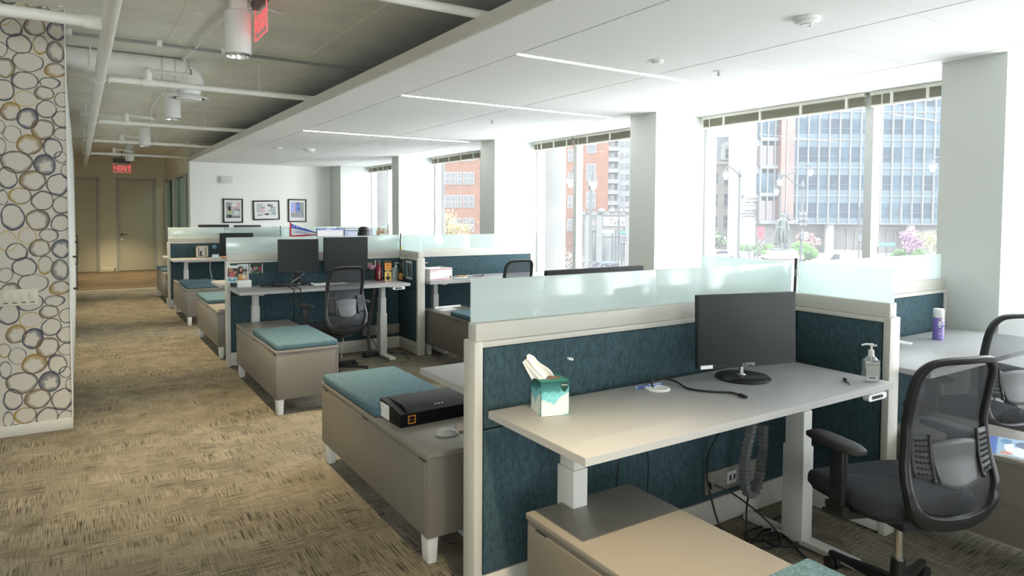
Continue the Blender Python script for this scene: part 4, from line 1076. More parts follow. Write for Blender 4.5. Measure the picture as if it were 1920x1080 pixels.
r = thing('hand_sanitizer', 'clear pump bottle of hand sanitizer beside the marker on the tissue-box desk', 'pump bottle', (2.868, 1.578, DZ), math.radians(-38))
def pump(r, bw, bd, bh, lab=True, liq=None):
    b = MB(); b.box(-bw / 2, bw / 2, -bd / 2, bd / 2, 0, bh * .92, .008); b.lathe([(bw * .40, bh * .90), (bw * .30, bh), (.012, bh + .006)], 20, cap=False); b.build('bottle', CLEARP, r)
    if liq: MB().box(-bw / 2 + .003, bw / 2 - .003, -bd / 2 + .003, bd / 2 - .003, .003, bh * .8, .006).build('gel', liq, r)
    b = MB(); b.cyl((0, 0, bh + .002), (0, 0, bh + .030), .013, .011, n=20); b.cyl((0, 0, bh + .03), (0, 0, bh + .052), .0045, n=10)
    b.box(-.010, .010, -.008, .008, bh + .048, bh + .058, .003); b.tube([(-.004, 0, bh + .054), (-.022, 0, bh + .055), (-.040, 0, bh + .050)], .0042, 8); b.build('pump', WPLAS, r)
    b = MB(); b.tube([(0, 0, bh), (.004, 0, .012)], .002, 6); b.build('dip_tube', WPLAS, r)
    if lab:
        def lf(U, V): return blobs(U, V, (.50, .52, .48), [('r', .1, .9, .80, .88, (.30, .32, .30))] + [('r', .1, .85, .30 + .07 * k, .325 + .07 * k, (.38, .40, .37)) for k in range(6)] + [('r', .1, .9, .05, .2, (.6, .62, .6)), ('r', .2, .7, .08, .17, (.1, .1, .1))])
        printed('front_label', bw * .82, bh * .72, 24, 40, lf, None, r, (0, -bd / 2 - .0012, bh * .10))
        def lb2(U, V): return blobs(U, V, (.25, .45, .55), [('r', 0, 1, .75, 1, (.02, .05, .09)), ('r', 0, 1, 0, .15, (.02, .05, .09))])
        printed('side_label', bd * .7, bh * .7, 10, 20, lb2, None, r, (bw / 2 + .0012, 0, bh * .10), (0, 0, PI / 2))
pump(r, .066, .040, .108)

r = thing('marker_pen', 'black and silver marker lying on the desk by the hand sanitizer', 'marker', (2.752, 1.604, DZ + .0065), math.radians(49))
b = MB(); b.cyl((-.02, 0, 0), (.062, 0, 0), .0062, n=14); b.build('barrel', mat('marker_silver', (.45, .46, .46), .35), r)
b = MB(); b.cyl((.025, 0, 0), (.062, 0, 0), .0065, n=14); b.cyl((.062, 0, 0), (.066, 0, 0), .0055, .004, n=14); b.build('cap', BLACK, r)
r = thing('pen', 'slim blue pen lying behind the cable grommet', 'pen', (1.99, 2.014, DZ + .005), math.radians(-6))
b = MB(); b.cyl((-.07, 0, 0), (.06, 0, 0), .0046, n=10); b.build('barrel', mat('pen_blue', (.05, .12, .42), .3), r)
b = MB(); b.cyl((-.08, 0, 0), (-.07, 0, 0), .001, .0045, n=10); b.box(-.01, .055, -.002, .002, .004, .0065); b.build('tip_and_clip', mat('pen_light', (.5, .6, .8), .3), r)
def cord(lb, pts, rad=.0035, m=None, plug=None, grp=None, name='computer_cable', n=8, sm=5):
    r = thing(name, lb, 'cable', pts[0], group=grp); P = [Vector(p) - Vector(pts[0]) for p in pts]
    MB().tube(P, rad, n, smooth=sm).build('cord', m or CABLE, r)
    if plug:
        d = (P[-1] - P[-2]).normalized(); b = MB(); b.cyl(P[-1] - d * .004, P[-1] + d * .030, rad * 2.3, rad * 1.9, n=10); b.build('connector', BLACKM, r)
    return r
zt = DZ + .005
cord('black cable looping out of the grommet toward the round-based monitor', [(2.00, 1.985, DZ - .02), (1.985, 2.0, zt + .01), (2.03, 2.03, zt + .02), (2.10, 1.99, zt + .012), (2.09, 1.90, zt), (2.13, 1.82, zt), (2.19, 1.765, zt), (2.185, 1.715, zt)], .0042, plug=True)
for (x, y_, z, rz_, lb) in ((1.647, 2.117, .919, 0, 'white pushpin pair stuck in the fabric above the tissue box'), (3.130, 1.700, .892, PI / 2, 'white pushpin in the side panel above the sanitizer')):
    r = thing('pushpin', lb, 'pushpin', (x, y_ + (.012 if rz_ == 0 else 0), z), 0 if rz_ == 0 else -PI / 2)
    b = MB()
    for q in ((0, 0), (.012, -.003)) if rz_ == 0 else ((0, 0),):
        b.cyl((q[0], 0, q[1]), (q[0], -.006, q[1]), .006, .004, n=12); b.cyl((q[0], -.006, q[1]), (q[0], -.012, q[1]), .003, .0055, n=12)
    b.build('pin_head', WPLAS, r)

# cords under the nearest desk
G = 'black cords below the desk'
cord('black cord hanging straight down under the tissue-box desk', [(1.93, 2.04, .75), (1.90, 2.08, .55), (1.87, 2.09, .30), (1.86, 2.07, .05), (1.93, 2.05, .012)], .0035)
cord('second thin cord bowing outward under the tissue-box desk', [(1.95, 2.03, .75), (2.02, 2.08, .60), (2.06, 2.09, .42), (2.04, 2.08, .20), (2.0, 2.05, .012)], .003)
cord('black cord dropping from the desk edge to the taupe data socket', [(2.56, 1.88, .745), (2.48, 1.98, .60), (2.43, 2.07, .42), (2.44, 2.095, .28), (2.47, 2.105, .235)], .004, plug=True)
cord('black power cord from the white outlet to the floor tangle', [(2.70, 2.085, .222), (2.66, 2.03, .20), (2.58, 1.98, .12), (2.56, 1.95, .02), (2.62, 1.90, .012), (2.74, 1.88, .012), (2.80, 1.96, .012)], .0045)
cord('black power cord crossing the first below the outlets', [(2.50, 2.10, .225), (2.55, 2.05, .20), (2.64, 1.98, .12), (2.70, 1.90, .03), (2.62, 1.84, .012), (2.52, 1.90, .012), (2.60, 2.0, .012), (2.74, 2.0, .012), (2.95, 2.03, .012)], .0045)
cord('thick black cord coiling on the carpet beside the desk foot', [(2.45, 2.09, .22), (2.44, 2.0, .06), (2.52, 1.92, .014), (2.70, 1.96, .018), (2.78, 1.88, .016), (2.70, 1.80, .014), (2.60, 1.84, .018), (2.62, 1.92, .022), (2.72, 1.90, .02), (2.66, 1.76, .012), (2.60, 1.66, .012)], .005)

# ---- bench with the black product box
r = thing('product_box', 'flat black cardboard product box with a small orange square mark', 'box', (1.262, 2.915, .4845), math.radians(2))
BX = mat('black_gloss_carton', (.005, .0055, .006), .5, spec=.2)
b = MB(); b.prism([(0, 0), (.235, 0), (.235, .090), (.06, .090), (0, .062)], 0, .04, .56); b.prism([(0, 0), (.235, 0), (.235, .090), (.075, .078), (0, .062)], 0, 0, .04); b.build('carton', BX, r)
b = MB(); a0, z0 = .040, .012; s2 = .040; t_ = .005
for q in ((a0, a0 + s2, z0, z0 + t_), (a0, a0 + s2, z0 + s2 - t_, z0 + s2), (a0, a0 + t_, z0, z0 + s2), (a0 + s2 - t_, a0 + s2, z0, z0 + s2)): b.box(q[0], q[1], -.0012, .0002, q[2], q[3])
b.build('orange_mark', mat('orange_print', (.62, .25, .03), .5), r)
text('lettering', 'ROG', .011, mat('orange_dim', (.25, .10, .03), .5), r, (a0 + .008, -.0012, z0 + .015), ext=.0002)
b = MB(); b.box(-.001, .0005, .125, .228, .004, .076); b.build('shipping_label', PAPER, r)
b = MB()
for q in range(3): b.box(.20 + q * .018, .21 + q * .018, .030, .040, .0765, .0785)
b.build('printed_marks', WPLAS, r)
r = thing('computer_mouse', 'pale slim computer mouse on the bench by the black box', 'mouse', (1.405, 2.715, .4845), math.radians(72))
b = MB(); b.lathe([(.0, .0), (.031, .0), (.034, .006), (.030, .017), (.018, .025), (0, .027)], 28, M=Matrix.Diagonal((.88, 1.62, 1, 1))); b.build('shell', mat('mouse_pale', (.52, .54, .50), .4), r)
b = MB(); b.lathe([(.0275, .0195), (.018, .0262), (0, .0284)], 28, M=Matrix.Translation((0, .014, 0)) @ Matrix.Diagonal((.82, 1.10, 1, 1)), cap=False); b.build('button_plate', mat('mouse_light', (.66, .66, .60), .35), r)
r = thing('paper_stack', 'patterned tan papers beside the mouse on the bench', 'papers', (1.545, 2.735, .4845), math.radians(-25))
rp_ = random.Random(5)
printed('top_sheet', .15, .11, 30, 22, lambda U, V: blobs(U, V, (.38, .28, .20), [(rp_.random(), rp_.random(), .05, .04, (.16, .10, .08)) for _ in range(14)]), None, r, (0, -.055, .009), (-PI / 2, 0, 0))
MB().box(-.075, .075, -.055, .055, 0, .0085).build('stack', mat('tan_paper', (.45, .36, .26), .8), r)
r = thing('document_tray', 'dark document edge with white sheet beside the desk post', 'papers', (1.53, 2.61, .4845), math.radians(18))
MB().box(-.06, .10, -.04, .04, 0, .012, .002).build('folder', STEELD, r); MB().box(-.05, .10, -.035, .045, .0122, .016).build('sheet', PAPER, r)

# ---- right-hand desk of the nearest partition
r = thing('spray_can', 'purple disinfectant spray can with white cap by the window column', 'spray can', (4.19, 1.918, DZ))
b = MB(); b.lathe([(.027, 0), (.0285, .004), (.0285, .120), (.026, .128), (.024, .130)], 32); b.build('can', mat('can_purple', (.20, .15, .50), .3), r)
b = MB(); b.lathe([(.0255, .128), (.0285, .133), (.0285, .170), (.026, .180), (0, .181)], 32); b.build('cap', WPLAS, r)
def lys(U, V):
    return blobs(U, V, (.30, .24, .60), [('r', 0, 1, .88, 1, (.75, .75, .80)), ('r', .0, .18, .90, .98, (.55, .05, .08)), ('r', .2, .42, .90, .97, (.1, .12, .4)), (.22, .70, .20, .16, (.80, .82, .88)), ('r', .05, .30, .50, .55, (.05, .05, .25)), ('r', .08, .28, .52, .54, (.6, .1, .1)), (.2, .24, .05, .04, (.85, .83, .8)), (.28, .19, .05, .04, (.1, .05, .04)), (.14, .18, .04, .03, (.15, .09, .06)), (.33, .27, .06, .02, (.8, .8, .8)), ('r', .75, .92, .2, .8, (.50, .46, .75)), ('r', .6, 1, 0, .1, (.22, .16, .52))])
o = printed('label', 1, .118, 90, 60, lys, None, r)
for v in o.data.vertices:
    t = math.radians(215) + v.co.x * 2 * .80 + .55; v.co.x, v.co.y = .0290 * math.cos(t), .0290 * math.sin(t); v.co.z += .006
text('lettering', 'Lysol', .024, mat('label_navy', (.02, .03, .22), .4), r, (-.034, -.0210, .078), (PI / 2, 0, -.55), ext=.0004, sx=.8)
r = thing('magazine', 'glossy magazine with blue cover lying on a taupe bench', 'magazine', (3.41, 1.235, .4845), math.radians(20))
MB().box(-.14, .14, -.105, .105, 0, .007, .001).build('pages', PAPER, r)
rp_ = random.Random(9)
printed('cover', .28, .21, 50, 40, lambda U, V: blobs(U, V, (.25, .38, .52), [('r', 0, 1, .8, 1, (.05, .12, .40)), (.3, .4, .25, .2, (.60, .62, .60)), (.7, .3, .2, .2, (.04, .07, .16)), (.5, .6, .3, .08, (.70, .72, .74)), (.15, .65, .1, .1, (.5, .2, .15)), (.8, .65, .15, .1, (.08, .2, .35))]), None, r, (0, -.105, .0075), (-PI / 2, 0, 0))

# ---- two-monitor desk
PY2 = PODS[1][1] - .0445
def photo(lb, w_, h_, loc, rz, fn, border=True, tilt=0.0, grp='photos pinned to the middle partition'):
    r = thing('pinned_photo', lb, 'photo', loc, rz, group=grp)
    if border: MB().box(-w_ / 2 - .006, w_ / 2 + .006, -.001, .0005, -.008, h_ + .008).build('white_border', PAPER, r)
    o = printed('photo_print', w_, h_, 40, 40, fn, None, r, (0, -.0014, 0)); r.rotation_euler = (0, tilt, rz); return r
photo('pinned family photo of two heads over a blue tray, beside the panel end', .093, .150, (1.242, PY2 - .002, .825), 0, lambda U, V: blobs(U, V, (.10, .06, .05), [(.3, .75, .22, .14, (.35, .17, .10)), (.72, .72, .2, .16, (.02, .015, .015)), (.72, .62, .14, .10, (.40, .22, .15)), ('r', 0, 1, 0, .33, (.45, .55, .58)), (.5, .15, .4, .12, (.08, .30, .38)), (.45, .45, .3, .14, (.45, .10, .12)), ('r', 0, 1, .88, 1, (.6, .62, .6)), (.5, .2, .18, .05, (.75, .6, .62))]), tilt=math.radians(3))
photo('pinned family photo with orange cup, above the marble block', .090, .165, (1.342, PY2 - .002, .818), 0, lambda U, V: blobs(U, V, (.42, .47, .48), [(.25, .7, .3, .25, (.015, .012, .015)), (.3, .74, .13, .12, (.50, .28, .2)), (.75, .66, .2, .12, (.03, .025, .03)), (.75, .60, .12, .09, (.30, .17, .12)), ('r', 0, 1, .45, .5, (.25, .28, .28)), (.3, .25, .3, .25, (.55, .27, .06)), (.8, .25, .25, .2, (.55, .40, .25)), (.55, .32, .15, .10, (.75, .7, .68)), ('r', .2, .8, 0, .08, (.75, .7, .62))]), tilt=math.radians(-1))
photo('pinned dark photo of dancers on a lawn, with white side strips', .125, .095, (1.462, PY2 - .002, .898), 0, lambda U, V: blobs(U, V, (.020, .035, .020), [('r', 0, 1, 0, .35, (.04, .09, .03)), (.4, .5, .08, .22, (.45, .18, .32)), (.82, .45, .08, .25, (.50, .03, .12)), (.58, .55, .08, .14, (.35, .40, .38)), (.12, .5, .10, .14, (.40, .32, .26)), (.2, .25, .06, .2, (.30, .24, .2)), ('r', .45, .75, .02, .05, (.6, .6, .6)), ('r', 0, .07, 0, 1, (.75, .75, .74)), ('r', .93, 1, 0, 1, (.75, .75, .74))]), border=False)
photo('pinned photo half hidden behind the yellow snack carton', .13, .10, (2.635, PY2 - .002, .888), 0, lambda U, V: blobs(U, V, (.03, .06, .03), [('r', .9, 1, 0, 1, (.75, .75, .74)), (.3, .5, .2, .3, (.45, .2, .33)), (.6, .6, .1, .2, (.2, .3, .1))]), border=False)
XW2 = PODS[1][2] - .0435
photo('pinned photo of a standing figure on the side panel beside the tea jar', .098, .185, (XW2 - .002, 6.80, .822), -PI / 2, lambda U, V: blobs(U, V, (.03, .04, .035), [('r', 0, 1, .93, 1, (.7, .7, .7)), ('r', 0, 1, 0, .07, (.72, .72, .72)), (.5, .6, .22, .3, (.06, .055, .055)), (.6, .75, .1, .08, (.4, .3, .25)), (.75, .45, .1, .3, (.3, .42, .38)), (.2, .55, .12, .05, (.4, .4, .36))]))
photo('pinned group photo strip on the side panel nearer its end post', .15, .180, (XW2 - .002, 6.62, .800), -PI / 2, lambda U, V: blobs(U, V, (.08, .14, .17), [('r', 0, 1, .92, 1, (.72, .72, .7)), ('r', 0, 1, 0, .08, (.72, .72, .7)), (.2, .55, .12, .25, (.25, .45, .55)), (.45, .5, .15, .35, (.02, .025, .03)), (.7, .55, .12, .2, (.35, .2, .14)), (.68, .75, .08, .08, (.4, .35, .3)), (.85, .45, .12, .3, (.05, .07, .08)), (.55, .35, .06, .2, (.02, .06, .3)), (.3, .25, .12, .15, (.4, .42, .4))]))
r = thing('stone_block', 'small white marbled block below the pinned family photos', 'block', (1.326, 6.765, DZ))
MB().box(-.062, .062, -.03, .03, 0, .066, .003).build('block', mat('white_marble', (.70, .71, .69), .45, var=.12, vscale=35), r)
r = thing('docking_hub', 'black flat hub with cables on the two-monitor desk', 'hub', (1.68, 6.72, DZ), math.radians(5))
MB().box(-.10, .10, -.05, .04, 0, .022, .006).build('case', BLACKM, r); MB().box(-.005, .014, -.052, -.049, .006, .014).build('indicator_light', mat('violet_led', (.15, .10, .4), .4), r)
MB().ball((.13, -.05, .012), .02, (1.2, .8, .6)).build('plug_end', GREYP, r)
cord('wide black cable loop between the marble block and the hub', [(1.62, 6.72, DZ + .012), (1.52, 6.75, DZ + .008), (1.46, 6.70, DZ + .006), (1.52, 6.62, DZ + .006), (1.64, 6.60, DZ + .006), (1.72, 6.62, DZ + .010)], .005)
cord('black cable coil in front of the hub', [(1.78, 6.64, DZ + .012), (1.66, 6.60, DZ + .010), (1.56, 6.64, DZ + .010), (1.62, 6.69, DZ + .024), (1.76, 6.70, DZ + .024), (1.80, 6.66, DZ + .022)], .006)
cord('grey cable rising from the hub to the slightly turned monitor stand', [(1.74, 6.70, DZ + .02), (1.80, 6.73, DZ + .05), (1.88, 6.76, DZ + .10), (1.93, 6.78, DZ + .15)], .006, GREYP)
cord('black cord hanging off the front of the two-monitor desk, outer one', [(1.66, 6.58, DZ + .012), (1.665, 6.30, DZ + .008), (1.665, 6.285, DZ - .03), (1.67, 6.30, .60), (1.70, 6.40, .45), (1.78, 6.58, .30), (1.86, 6.75, .16)], .005)
cord('black cord hanging off the front of the two-monitor desk, inner one', [(1.72, 6.58, DZ + .012), (1.725, 6.30, DZ + .008), (1.725, 6.285, DZ - .03), (1.73, 6.31, .66), (1.75, 6.36, .58), (1.76, 6.45, .52)], .005)
r = thing('crumpled_paper', 'crumpled white paper before the slightly turned monitor base', 'paper', (1.93, 6.64, DZ))
b = MB(); rg = random.Random(3); b.grid(lambda u, v: (.13 * (u - .5) + rg.uniform(-.006, .006), .07 * (v - .5) + rg.uniform(-.006, .006), .004 + .022 * rg.random() * math.sin(PI * u) * math.sin(PI * v)), 9, 6); o = b.build('sheet', PAPER, r, angle=5)
r = thing('keyboard', 'thin white keyboard lying before the two monitors', 'keyboard', (2.10, 6.62, DZ), math.radians(4))
MB().box(-.17, .17, -.05, .05, 0, .009, .003).build('keyboard_body', mat('keyboard_white', (.66, .67, .66), .5), r)
b = MB()
for q in range(5):
    for p in range(15): b.box(-.163 + p * .0218, -.145 + p * .0218, -.044 + q * .0178, -.030 + q * .0178, .009, .0115, .001, seg=1)
b.build('keys', WPLAS, r)
r = thing('water_bottle', 'dark red metal water bottle behind the chair on the two-monitor desk', 'bottle', (2.655, 6.70, DZ))
b = MB(); b.lathe([(.034, 0), (.037, .005), (.037, .135), (.026, .160), (.024, .175)], 28); b.build('bottle_body', mat('dark_red_metal', (.16, .012, .018), .3, .3), r)
b = MB(); b.lathe([(.026, .172), (.027, .205), (.018, .215), (0, .216)], 24); b.build('bottle_cap', mat('cap_brown', (.08, .05, .05), .5), r)
text('lettering', 'SUMMIT', .020, mat('bottle_print', (.55, .52, .5), .5), r, (-.006, -.0378, .02), (PI / 2, -PI / 2, 0), ext=.0003) if False else printed('side_print', .012, .09, 6, 30, lambda U, V: blobs(U, V, (.16, .02, .02), [('r', .1, .9, .1 + .13 * k, .18 + .13 * k, (.6, .55, .52)) for k in range(7)]), None, r, (-.006, -.0376, .02))
r = thing('snack_carton', 'upright orange and yellow snack carton next to the red bottle', 'carton', (2.742, 6.672, DZ), math.radians(-8))
b = MB(); b.prism([(-.03, 0), (.03, 0), (.03, .19), (.006, .215), (-.006, .215), (-.03, .19)], 0, -.036, .036); b.build('carton', mat('carton_dark', (.06, .035, .03), .5), r)
printed('front_print', .072, .188, 30, 60, lambda U, V: blobs(U, V, (.78, .55, .14), [('r', 0, 1, .62, 1, (.72, .30, .05)), ('r', .3, .65, .86, .90, (.2, .06, .02)), ('r', .35, .60, .70, .73, (.35, .12, .03)), ('r', 0, 1, .50, .60, (.06, .05, .04)), ('r', .2, .7, .53, .56, (.7, .6, .3)), (.5, .16, .32, .12, (.04, .03, .03)), (.5, .37, .16, .05, (.10, .08, .05))]), None, r, (0, -.0306, .001))
r = thing('pink_flower', 'pink artificial flower beside the red bottle', 'flower', (2.60, 6.74, DZ))
b = MB()
for q in range(6): b.ball((.016 * math.cos(q), .014 * math.sin(q), .13 + .012 * (q % 3)), .016, n=8)
b.build('petals', mat('petal_pink', (.55, .28, .38), .7), r); MB().tube([(0, 0, 0), (.003, 0, .06), (0, 0, .13)], .003, 6).build('stalk', mat('stalk_green', (.10, .16, .06), .7), r)
r = thing('drinking_glass', 'tall clear drinking glass on the two-monitor desk', 'glass', (2.822, 6.70, DZ))
b = MB(); b.lathe([(.0, .004), (.030, .004), (.034, .13), (.0325, .13), (.028, .010), (0, .010)], 28); b.build('glass_body', CLEARP, r); b = MB(); b.lathe([(.031, 0), (.033, .006), (.029, .009), (0, .009)], 24); b.build('glass_foot', mat('glass_base', (.5, .52, .52), .15), r)
r = thing('photo_card', 'blue framed card leaning behind the drinking glass', 'card', (2.79, 6.83, DZ), 0)
MB().box(-.05, .05, .001, .006, 0, .12, .001).build('card_back', STEELD, r); printed('card_print', .10, .12, 20, 24, lambda U, V: blobs(U, V, (.06, .20, .30), [('r', 0, 1, 0, .25, (.04, .05, .07)), (.3, .28, .2, .08, (.7, .7, .7)), ('r', .9, 1, 0, 1, (.5, .45, .2))]), None, r)
r = thing('soap_dispenser', 'clear pump dispenser at the back corner of the two-monitor desk', 'pump bottle', (2.865, 6.74, DZ), PI)
pump(r, .055, .05, .125, False)
r = thing('tea_jar', 'small amber jar behind the drinking glass by the side panel', 'jar', (2.905, 6.70, DZ))
b = MB(); b.lathe([(.020, 0), (.022, .004), (.022, .05), (.018, .058)], 24); b.build('jar_body', mat('amber_glass', (.42, .19, .03), .15), r); b = MB(); b.lathe([(.018, .056), (.019, .070), (0, .071)], 20); b.build('lid', mat('brass_lid', (.55, .40, .08), .35, .4), r)
r = thing('sticky_notes', 'pink sticky note block with pen at the front of the two-monitor desk', 'notes', (2.60, 6.47, DZ), math.radians(10))
MB().box(-.055, .055, -.04, .04, 0, .006).build('note_block', mat('pink_paper', (.72, .48, .56), .8), r); MB().cyl((-.05, -.02, .010), (.02, -.03, .010), .004, n=8).build('pen', BLACK, r)
cord('white cable dropping behind the chair to the floor', [(2.33, 6.86, .20), (2.30, 6.80, .15), (2.26, 6.72, .06), (2.25, 6.68, .01)], .004, WPLAS)
cord('black cable from the outlet behind the chair', [(2.59, 6.85, .22), (2.62, 6.80, .15), (2.66, 6.72, .05), (2.70, 6.65, .012), (2.80, 6.66, .012)], .004)
cord('blue network cable on the carpet beside the middle partition foot', [(2.80, 6.86, .17), (2.74, 6.80, .06), (2.80, 6.66, .012), (2.88, 6.52, .012), (2.84, 6.36, .012), (2.80, 6.26, .012)], .0045, BLUEC)
r = thing('power_strip', 'black power strip on the carpet under the two-monitor desk', 'power strip', (2.60, 6.66, 0), math.radians(12))
MB().box(-.14, .14, -.03, .03, 0.001, .04, .006).build('strip_body', BLACKM, r)
b = MB()
for q in range(4): b.box(-.11 + q * .055, -.085 + q * .055, -.012, .012, .04, .042)
b.build('sockets', GREYP, r)

# ---- window side of the middle partition
r = thing('mailing_carton', 'white mailing carton with red stripes on the window-side desk', 'carton', (3.235, 6.53, DZ), math.radians(12))
W3, D3, H3 = .305, .20, .128
b = MB(); t_ = .003
b.box(-W3 / 2, W3 / 2, -D3 / 2, -D3 / 2 + t_, 0, H3); b.box(-W3 / 2, W3 / 2, D3 / 2 - t_, D3 / 2, 0, H3); b.box(-W3 / 2, -W3 / 2 + t_, -D3 / 2, D3 / 2, 0, H3); b.box(W3 / 2 - t_, W3 / 2, -D3 / 2, D3 / 2, 0, H3); b.box(-W3 / 2, W3 / 2, -D3 / 2, D3 / 2, 0, t_)
b.build('carton_body', mat('white_card', (.78, .78, .77), .7), r)
b = MB()
for z in (.008, .112): b.box(-W3 / 2, W3 / 2, -D3 / 2 - .0008, -D3 / 2, z, z + .007)
b.build('red_stripes', mat('postal_red', (.45, .05, .06), .6), r)
text('lettering', 'UNITED STATES', .011, mat('postal_red2', (.4, .12, .12), .6), r, (-.14, -D3 / 2 - .0008, .094), ext=.0002)
text('lettering', 'POSTAL SERVICE', .010, mat('print_grey', (.22, .22, .23), .6), r, (.02, -D3 / 2 - .0008, .028), ext=.0002)
text('lettering', 'PRIORITY MAIL', .010, MATS['postal_red2'], r, (-.06, -D3 / 2 - .0008, .022), ext=.0002, sx=.9)
b = MB(); b.lathe([(.012, 0), (.012, .001), (0, .001)], 20, M=Matrix.Translation((.128, -D3 / 2 - .0002, .03)) @ Matrix.Rotation(PI / 2, 4, 'X')); b.build('round_emblem', mat('emblem_navy', (.03, .04, .08), .5), r)
r = thing('hand_sanitizer', 'white pump bottle standing behind the mailing carton', 'pump bottle', (3.20, 6.735, DZ), PI)
pump(r, .055, .045, .115, False)
r = thing('paper_tape_roll', 'tan tape roll lying on the window-side desk', 'tape roll', (3.60, 6.60, DZ))
b = MB(); b.lathe([(.038, 0), (.055, 0), (.055, .018), (.038, .018), (.038, 0)], 32, cap=False); b.build('roll', mat('tan_tape', (.55, .38, .20), .6), r)
r = thing('glass_paperweight', 'small round glass object beside the mailing carton', 'paperweight', (3.46, 6.68, DZ))
MB().ball((0, 0, .018), .018).build('globe', mat('grey_glass', (.35, .37, .38), .15), r); MB().cyl((0, 0, 0), (0, 0, .006), .016, n=16).build('foot', STEELD, r)
r = thing('notebook', 'thin green notebook in front of the tape roll', 'notebook', (3.52, 6.47, DZ), math.radians(-8))
MB().box(-.08, .08, -.045, .045, 0, .008, .001).build('cover', mat('green_cover', (.10, .26, .20), .6), r); MB().box(-.078, .078, -.044, .044, .0082, .0095).build('page', PAPER, r)
cord('black cable arched over the tape roll on the window-side desk', [(3.50, 6.66, DZ + .01), (3.60, 6.68, DZ + .03), (3.70, 6.67, DZ + .025), (3.82, 6.62, DZ + .006), (3.86, 6.60, DZ + .006)], .004)
r = thing('cable_clip', 'small dark clip standing at the end of the arched cable', 'clip', (3.88, 6.62, DZ))
MB().box(-.010, .010, -.008, .008, 0, .034, .004).build('clip_body', STEELD, r)
r = thing('paper_roll', 'white rolled paper on the window-side bench under the carton desk', 'paper roll', (3.30, 6.37, .4845 + .014), math.radians(4))
MB().cyl((-.16, 0, 0), (.16, 0, 0), .014, n=16).build('rolled_sheet', PAPER, r)
r = thing('paper_sheets', 'loose white sheets in front of the paper roll on the bench', 'papers', (3.24, 6.28, .4845), math.radians(14))
MB().box(-.10, .10, -.055, .055, 0, .003).build('lower_sheet', PAPER, r); MB().box(-.08, .12, -.03, .06, .0032, .005, M=Matrix.Rotation(.2, 4, 'Z')).build('upper_sheet', PAPER, r)
cord('black cable loops hanging below the window-side desk', [(3.60, 6.33, DZ - .045), (3.62, 6.32, .70), (3.66, 6.33, .68), (3.70, 6.33, .72), (3.73, 6.34, DZ - .05), (3.80, 6.36, .68)], .004)

# ---- framed-photo desk
r = thing('framed_photo', 'small white frame with a black and white portrait on the far desk', 'photo frame', (1.62, 11.40, DZ), 0)
b = MB()
for q in ((-.085, .085, 0, .022), (-.085, .085, .163, .185), (-.085, -.063, 0, .185), (.063, .085, 0, .185)): b.box(q[0], q[1], -.012, .006, q[2], q[3], .003)
b.build('frame', mat('cream_frame', (.66, .60, .48), .5), r)
printed('portrait_print', .128, .143, 30, 34, lambda U, V: blobs(U, V, (.50, .50, .48), [(.45, .35, .22, .4, (.04, .04, .04)), (.42, .68, .10, .10, (.6, .58, .55)), (.60, .30, .12, .3, (.65, .65, .62)), (.60, .62, .08, .08, (.55, .52, .5)), ('r', 0, .2, 0, 1, (.25, .25, .24)), ('r', .82, 1, 0, 1, (.3, .3, .28))]), None, r, (0, -.004, .021))
MB().box(-.01, .01, .006, .05, 0, .10, .002).build('easel_leg', BLACK, r)
r = thing('card_holder', 'small pale business card stand between the framed photo and orange toy', 'card holder', (1.78, 11.20, DZ))
MB().box(-.05, .05, -.02, .02, 0, .012, .003).build('holder_base', CLEARP, r); MB().box(-.047, .047, -.006, .006, .008, .06).build('cards', mat('pale_blue_card', (.55, .65, .75), .7), r)
r = thing('toy_car', 'small orange desk toy at the far desk', 'desk toy', (1.93, 11.20, DZ))
MB().box(-.055, .055, -.02, .02, .006, .030, .008).build('toy_body', mat('toy_orange', (.75, .22, .03), .4), r); MB().box(-.03, .035, -.0205, .0205, .012, .022, .002).build('toy_band', WPLAS, r)
r = thing('fabric_badge', 'round blue badge pinned on the far teal panel', 'badge', (1.82, PODS[2][1] - .0415, .944))
MB().cyl((0, 0, 0), (0, -.004, 0), .030, n=28).build('badge_rim', mat('badge_pale', (.45, .65, .75), .5), r); MB().cyl((0, -.004, 0), (0, -.005, 0), .023, n=24).build('badge_disc', mat('badge_blue', (.04, .22, .38), .5), r)
MB().prism([(-.012, -.006), (.012, -.002), (.004, .010), (-.006, .006)], 1, -.006, -.005).build('badge_motif', PAPER, r)
r = thing('pink_note', 'pink paper slip on the far desk', 'note', (1.50, 11.16, DZ)); MB().box(-.07, .07, -.04, .04, 0, .003).build('slip', mat('pink_slip', (.70, .38, .40), .8), r)
cord('white cord hanging under the framed-photo desk', [(1.75, 11.45, DZ - .03), (1.74, 11.46, .6), (1.77, 11.46, .4), (1.75, 11.45, .2), (1.76, 11.44, .01)], .006, WPLAS)
r = thing('pennant_flag', 'red white and blue pennant with stars propped on the far screen', 'pennant', (3.02, PODS[2][1] - .05, 1.068), 0)
def pen(U, V): return U
FX, FH = .50, .21
def pen_tri(xa, z0a, z1a, xb, z0b, z1b, yy, m_, nm):
    MB().prism([(xa, z0a), (xb, z0b), (xb, z1b), (xa, z1a)], 1, yy - .0012, yy + .0005).build(nm, m_, r)
PR, PB, PW = mat('pennant_red', (.55, .02, .04), .7), mat('pennant_blue', (.02, .09, .42), .7), mat('pennant_white', (.80, .80, .78), .7)
def edge(x): return .21 - .36 * x * .42 - .0, -.0
def up(x): return .20 * (1 - x / FX) + .055
def dn(x): return .055 * (x / FX) - .0
MB().prism([(0, 0), (FX, .054), (FX, .060), (0, .255)], 1, 0, .002).build('white_field', PW, r)
MB().prism([(.0, .165), (FX, .058), (FX, .060), (0, .237)], 1, -.0018, 0).build('blue_band', PB, r)
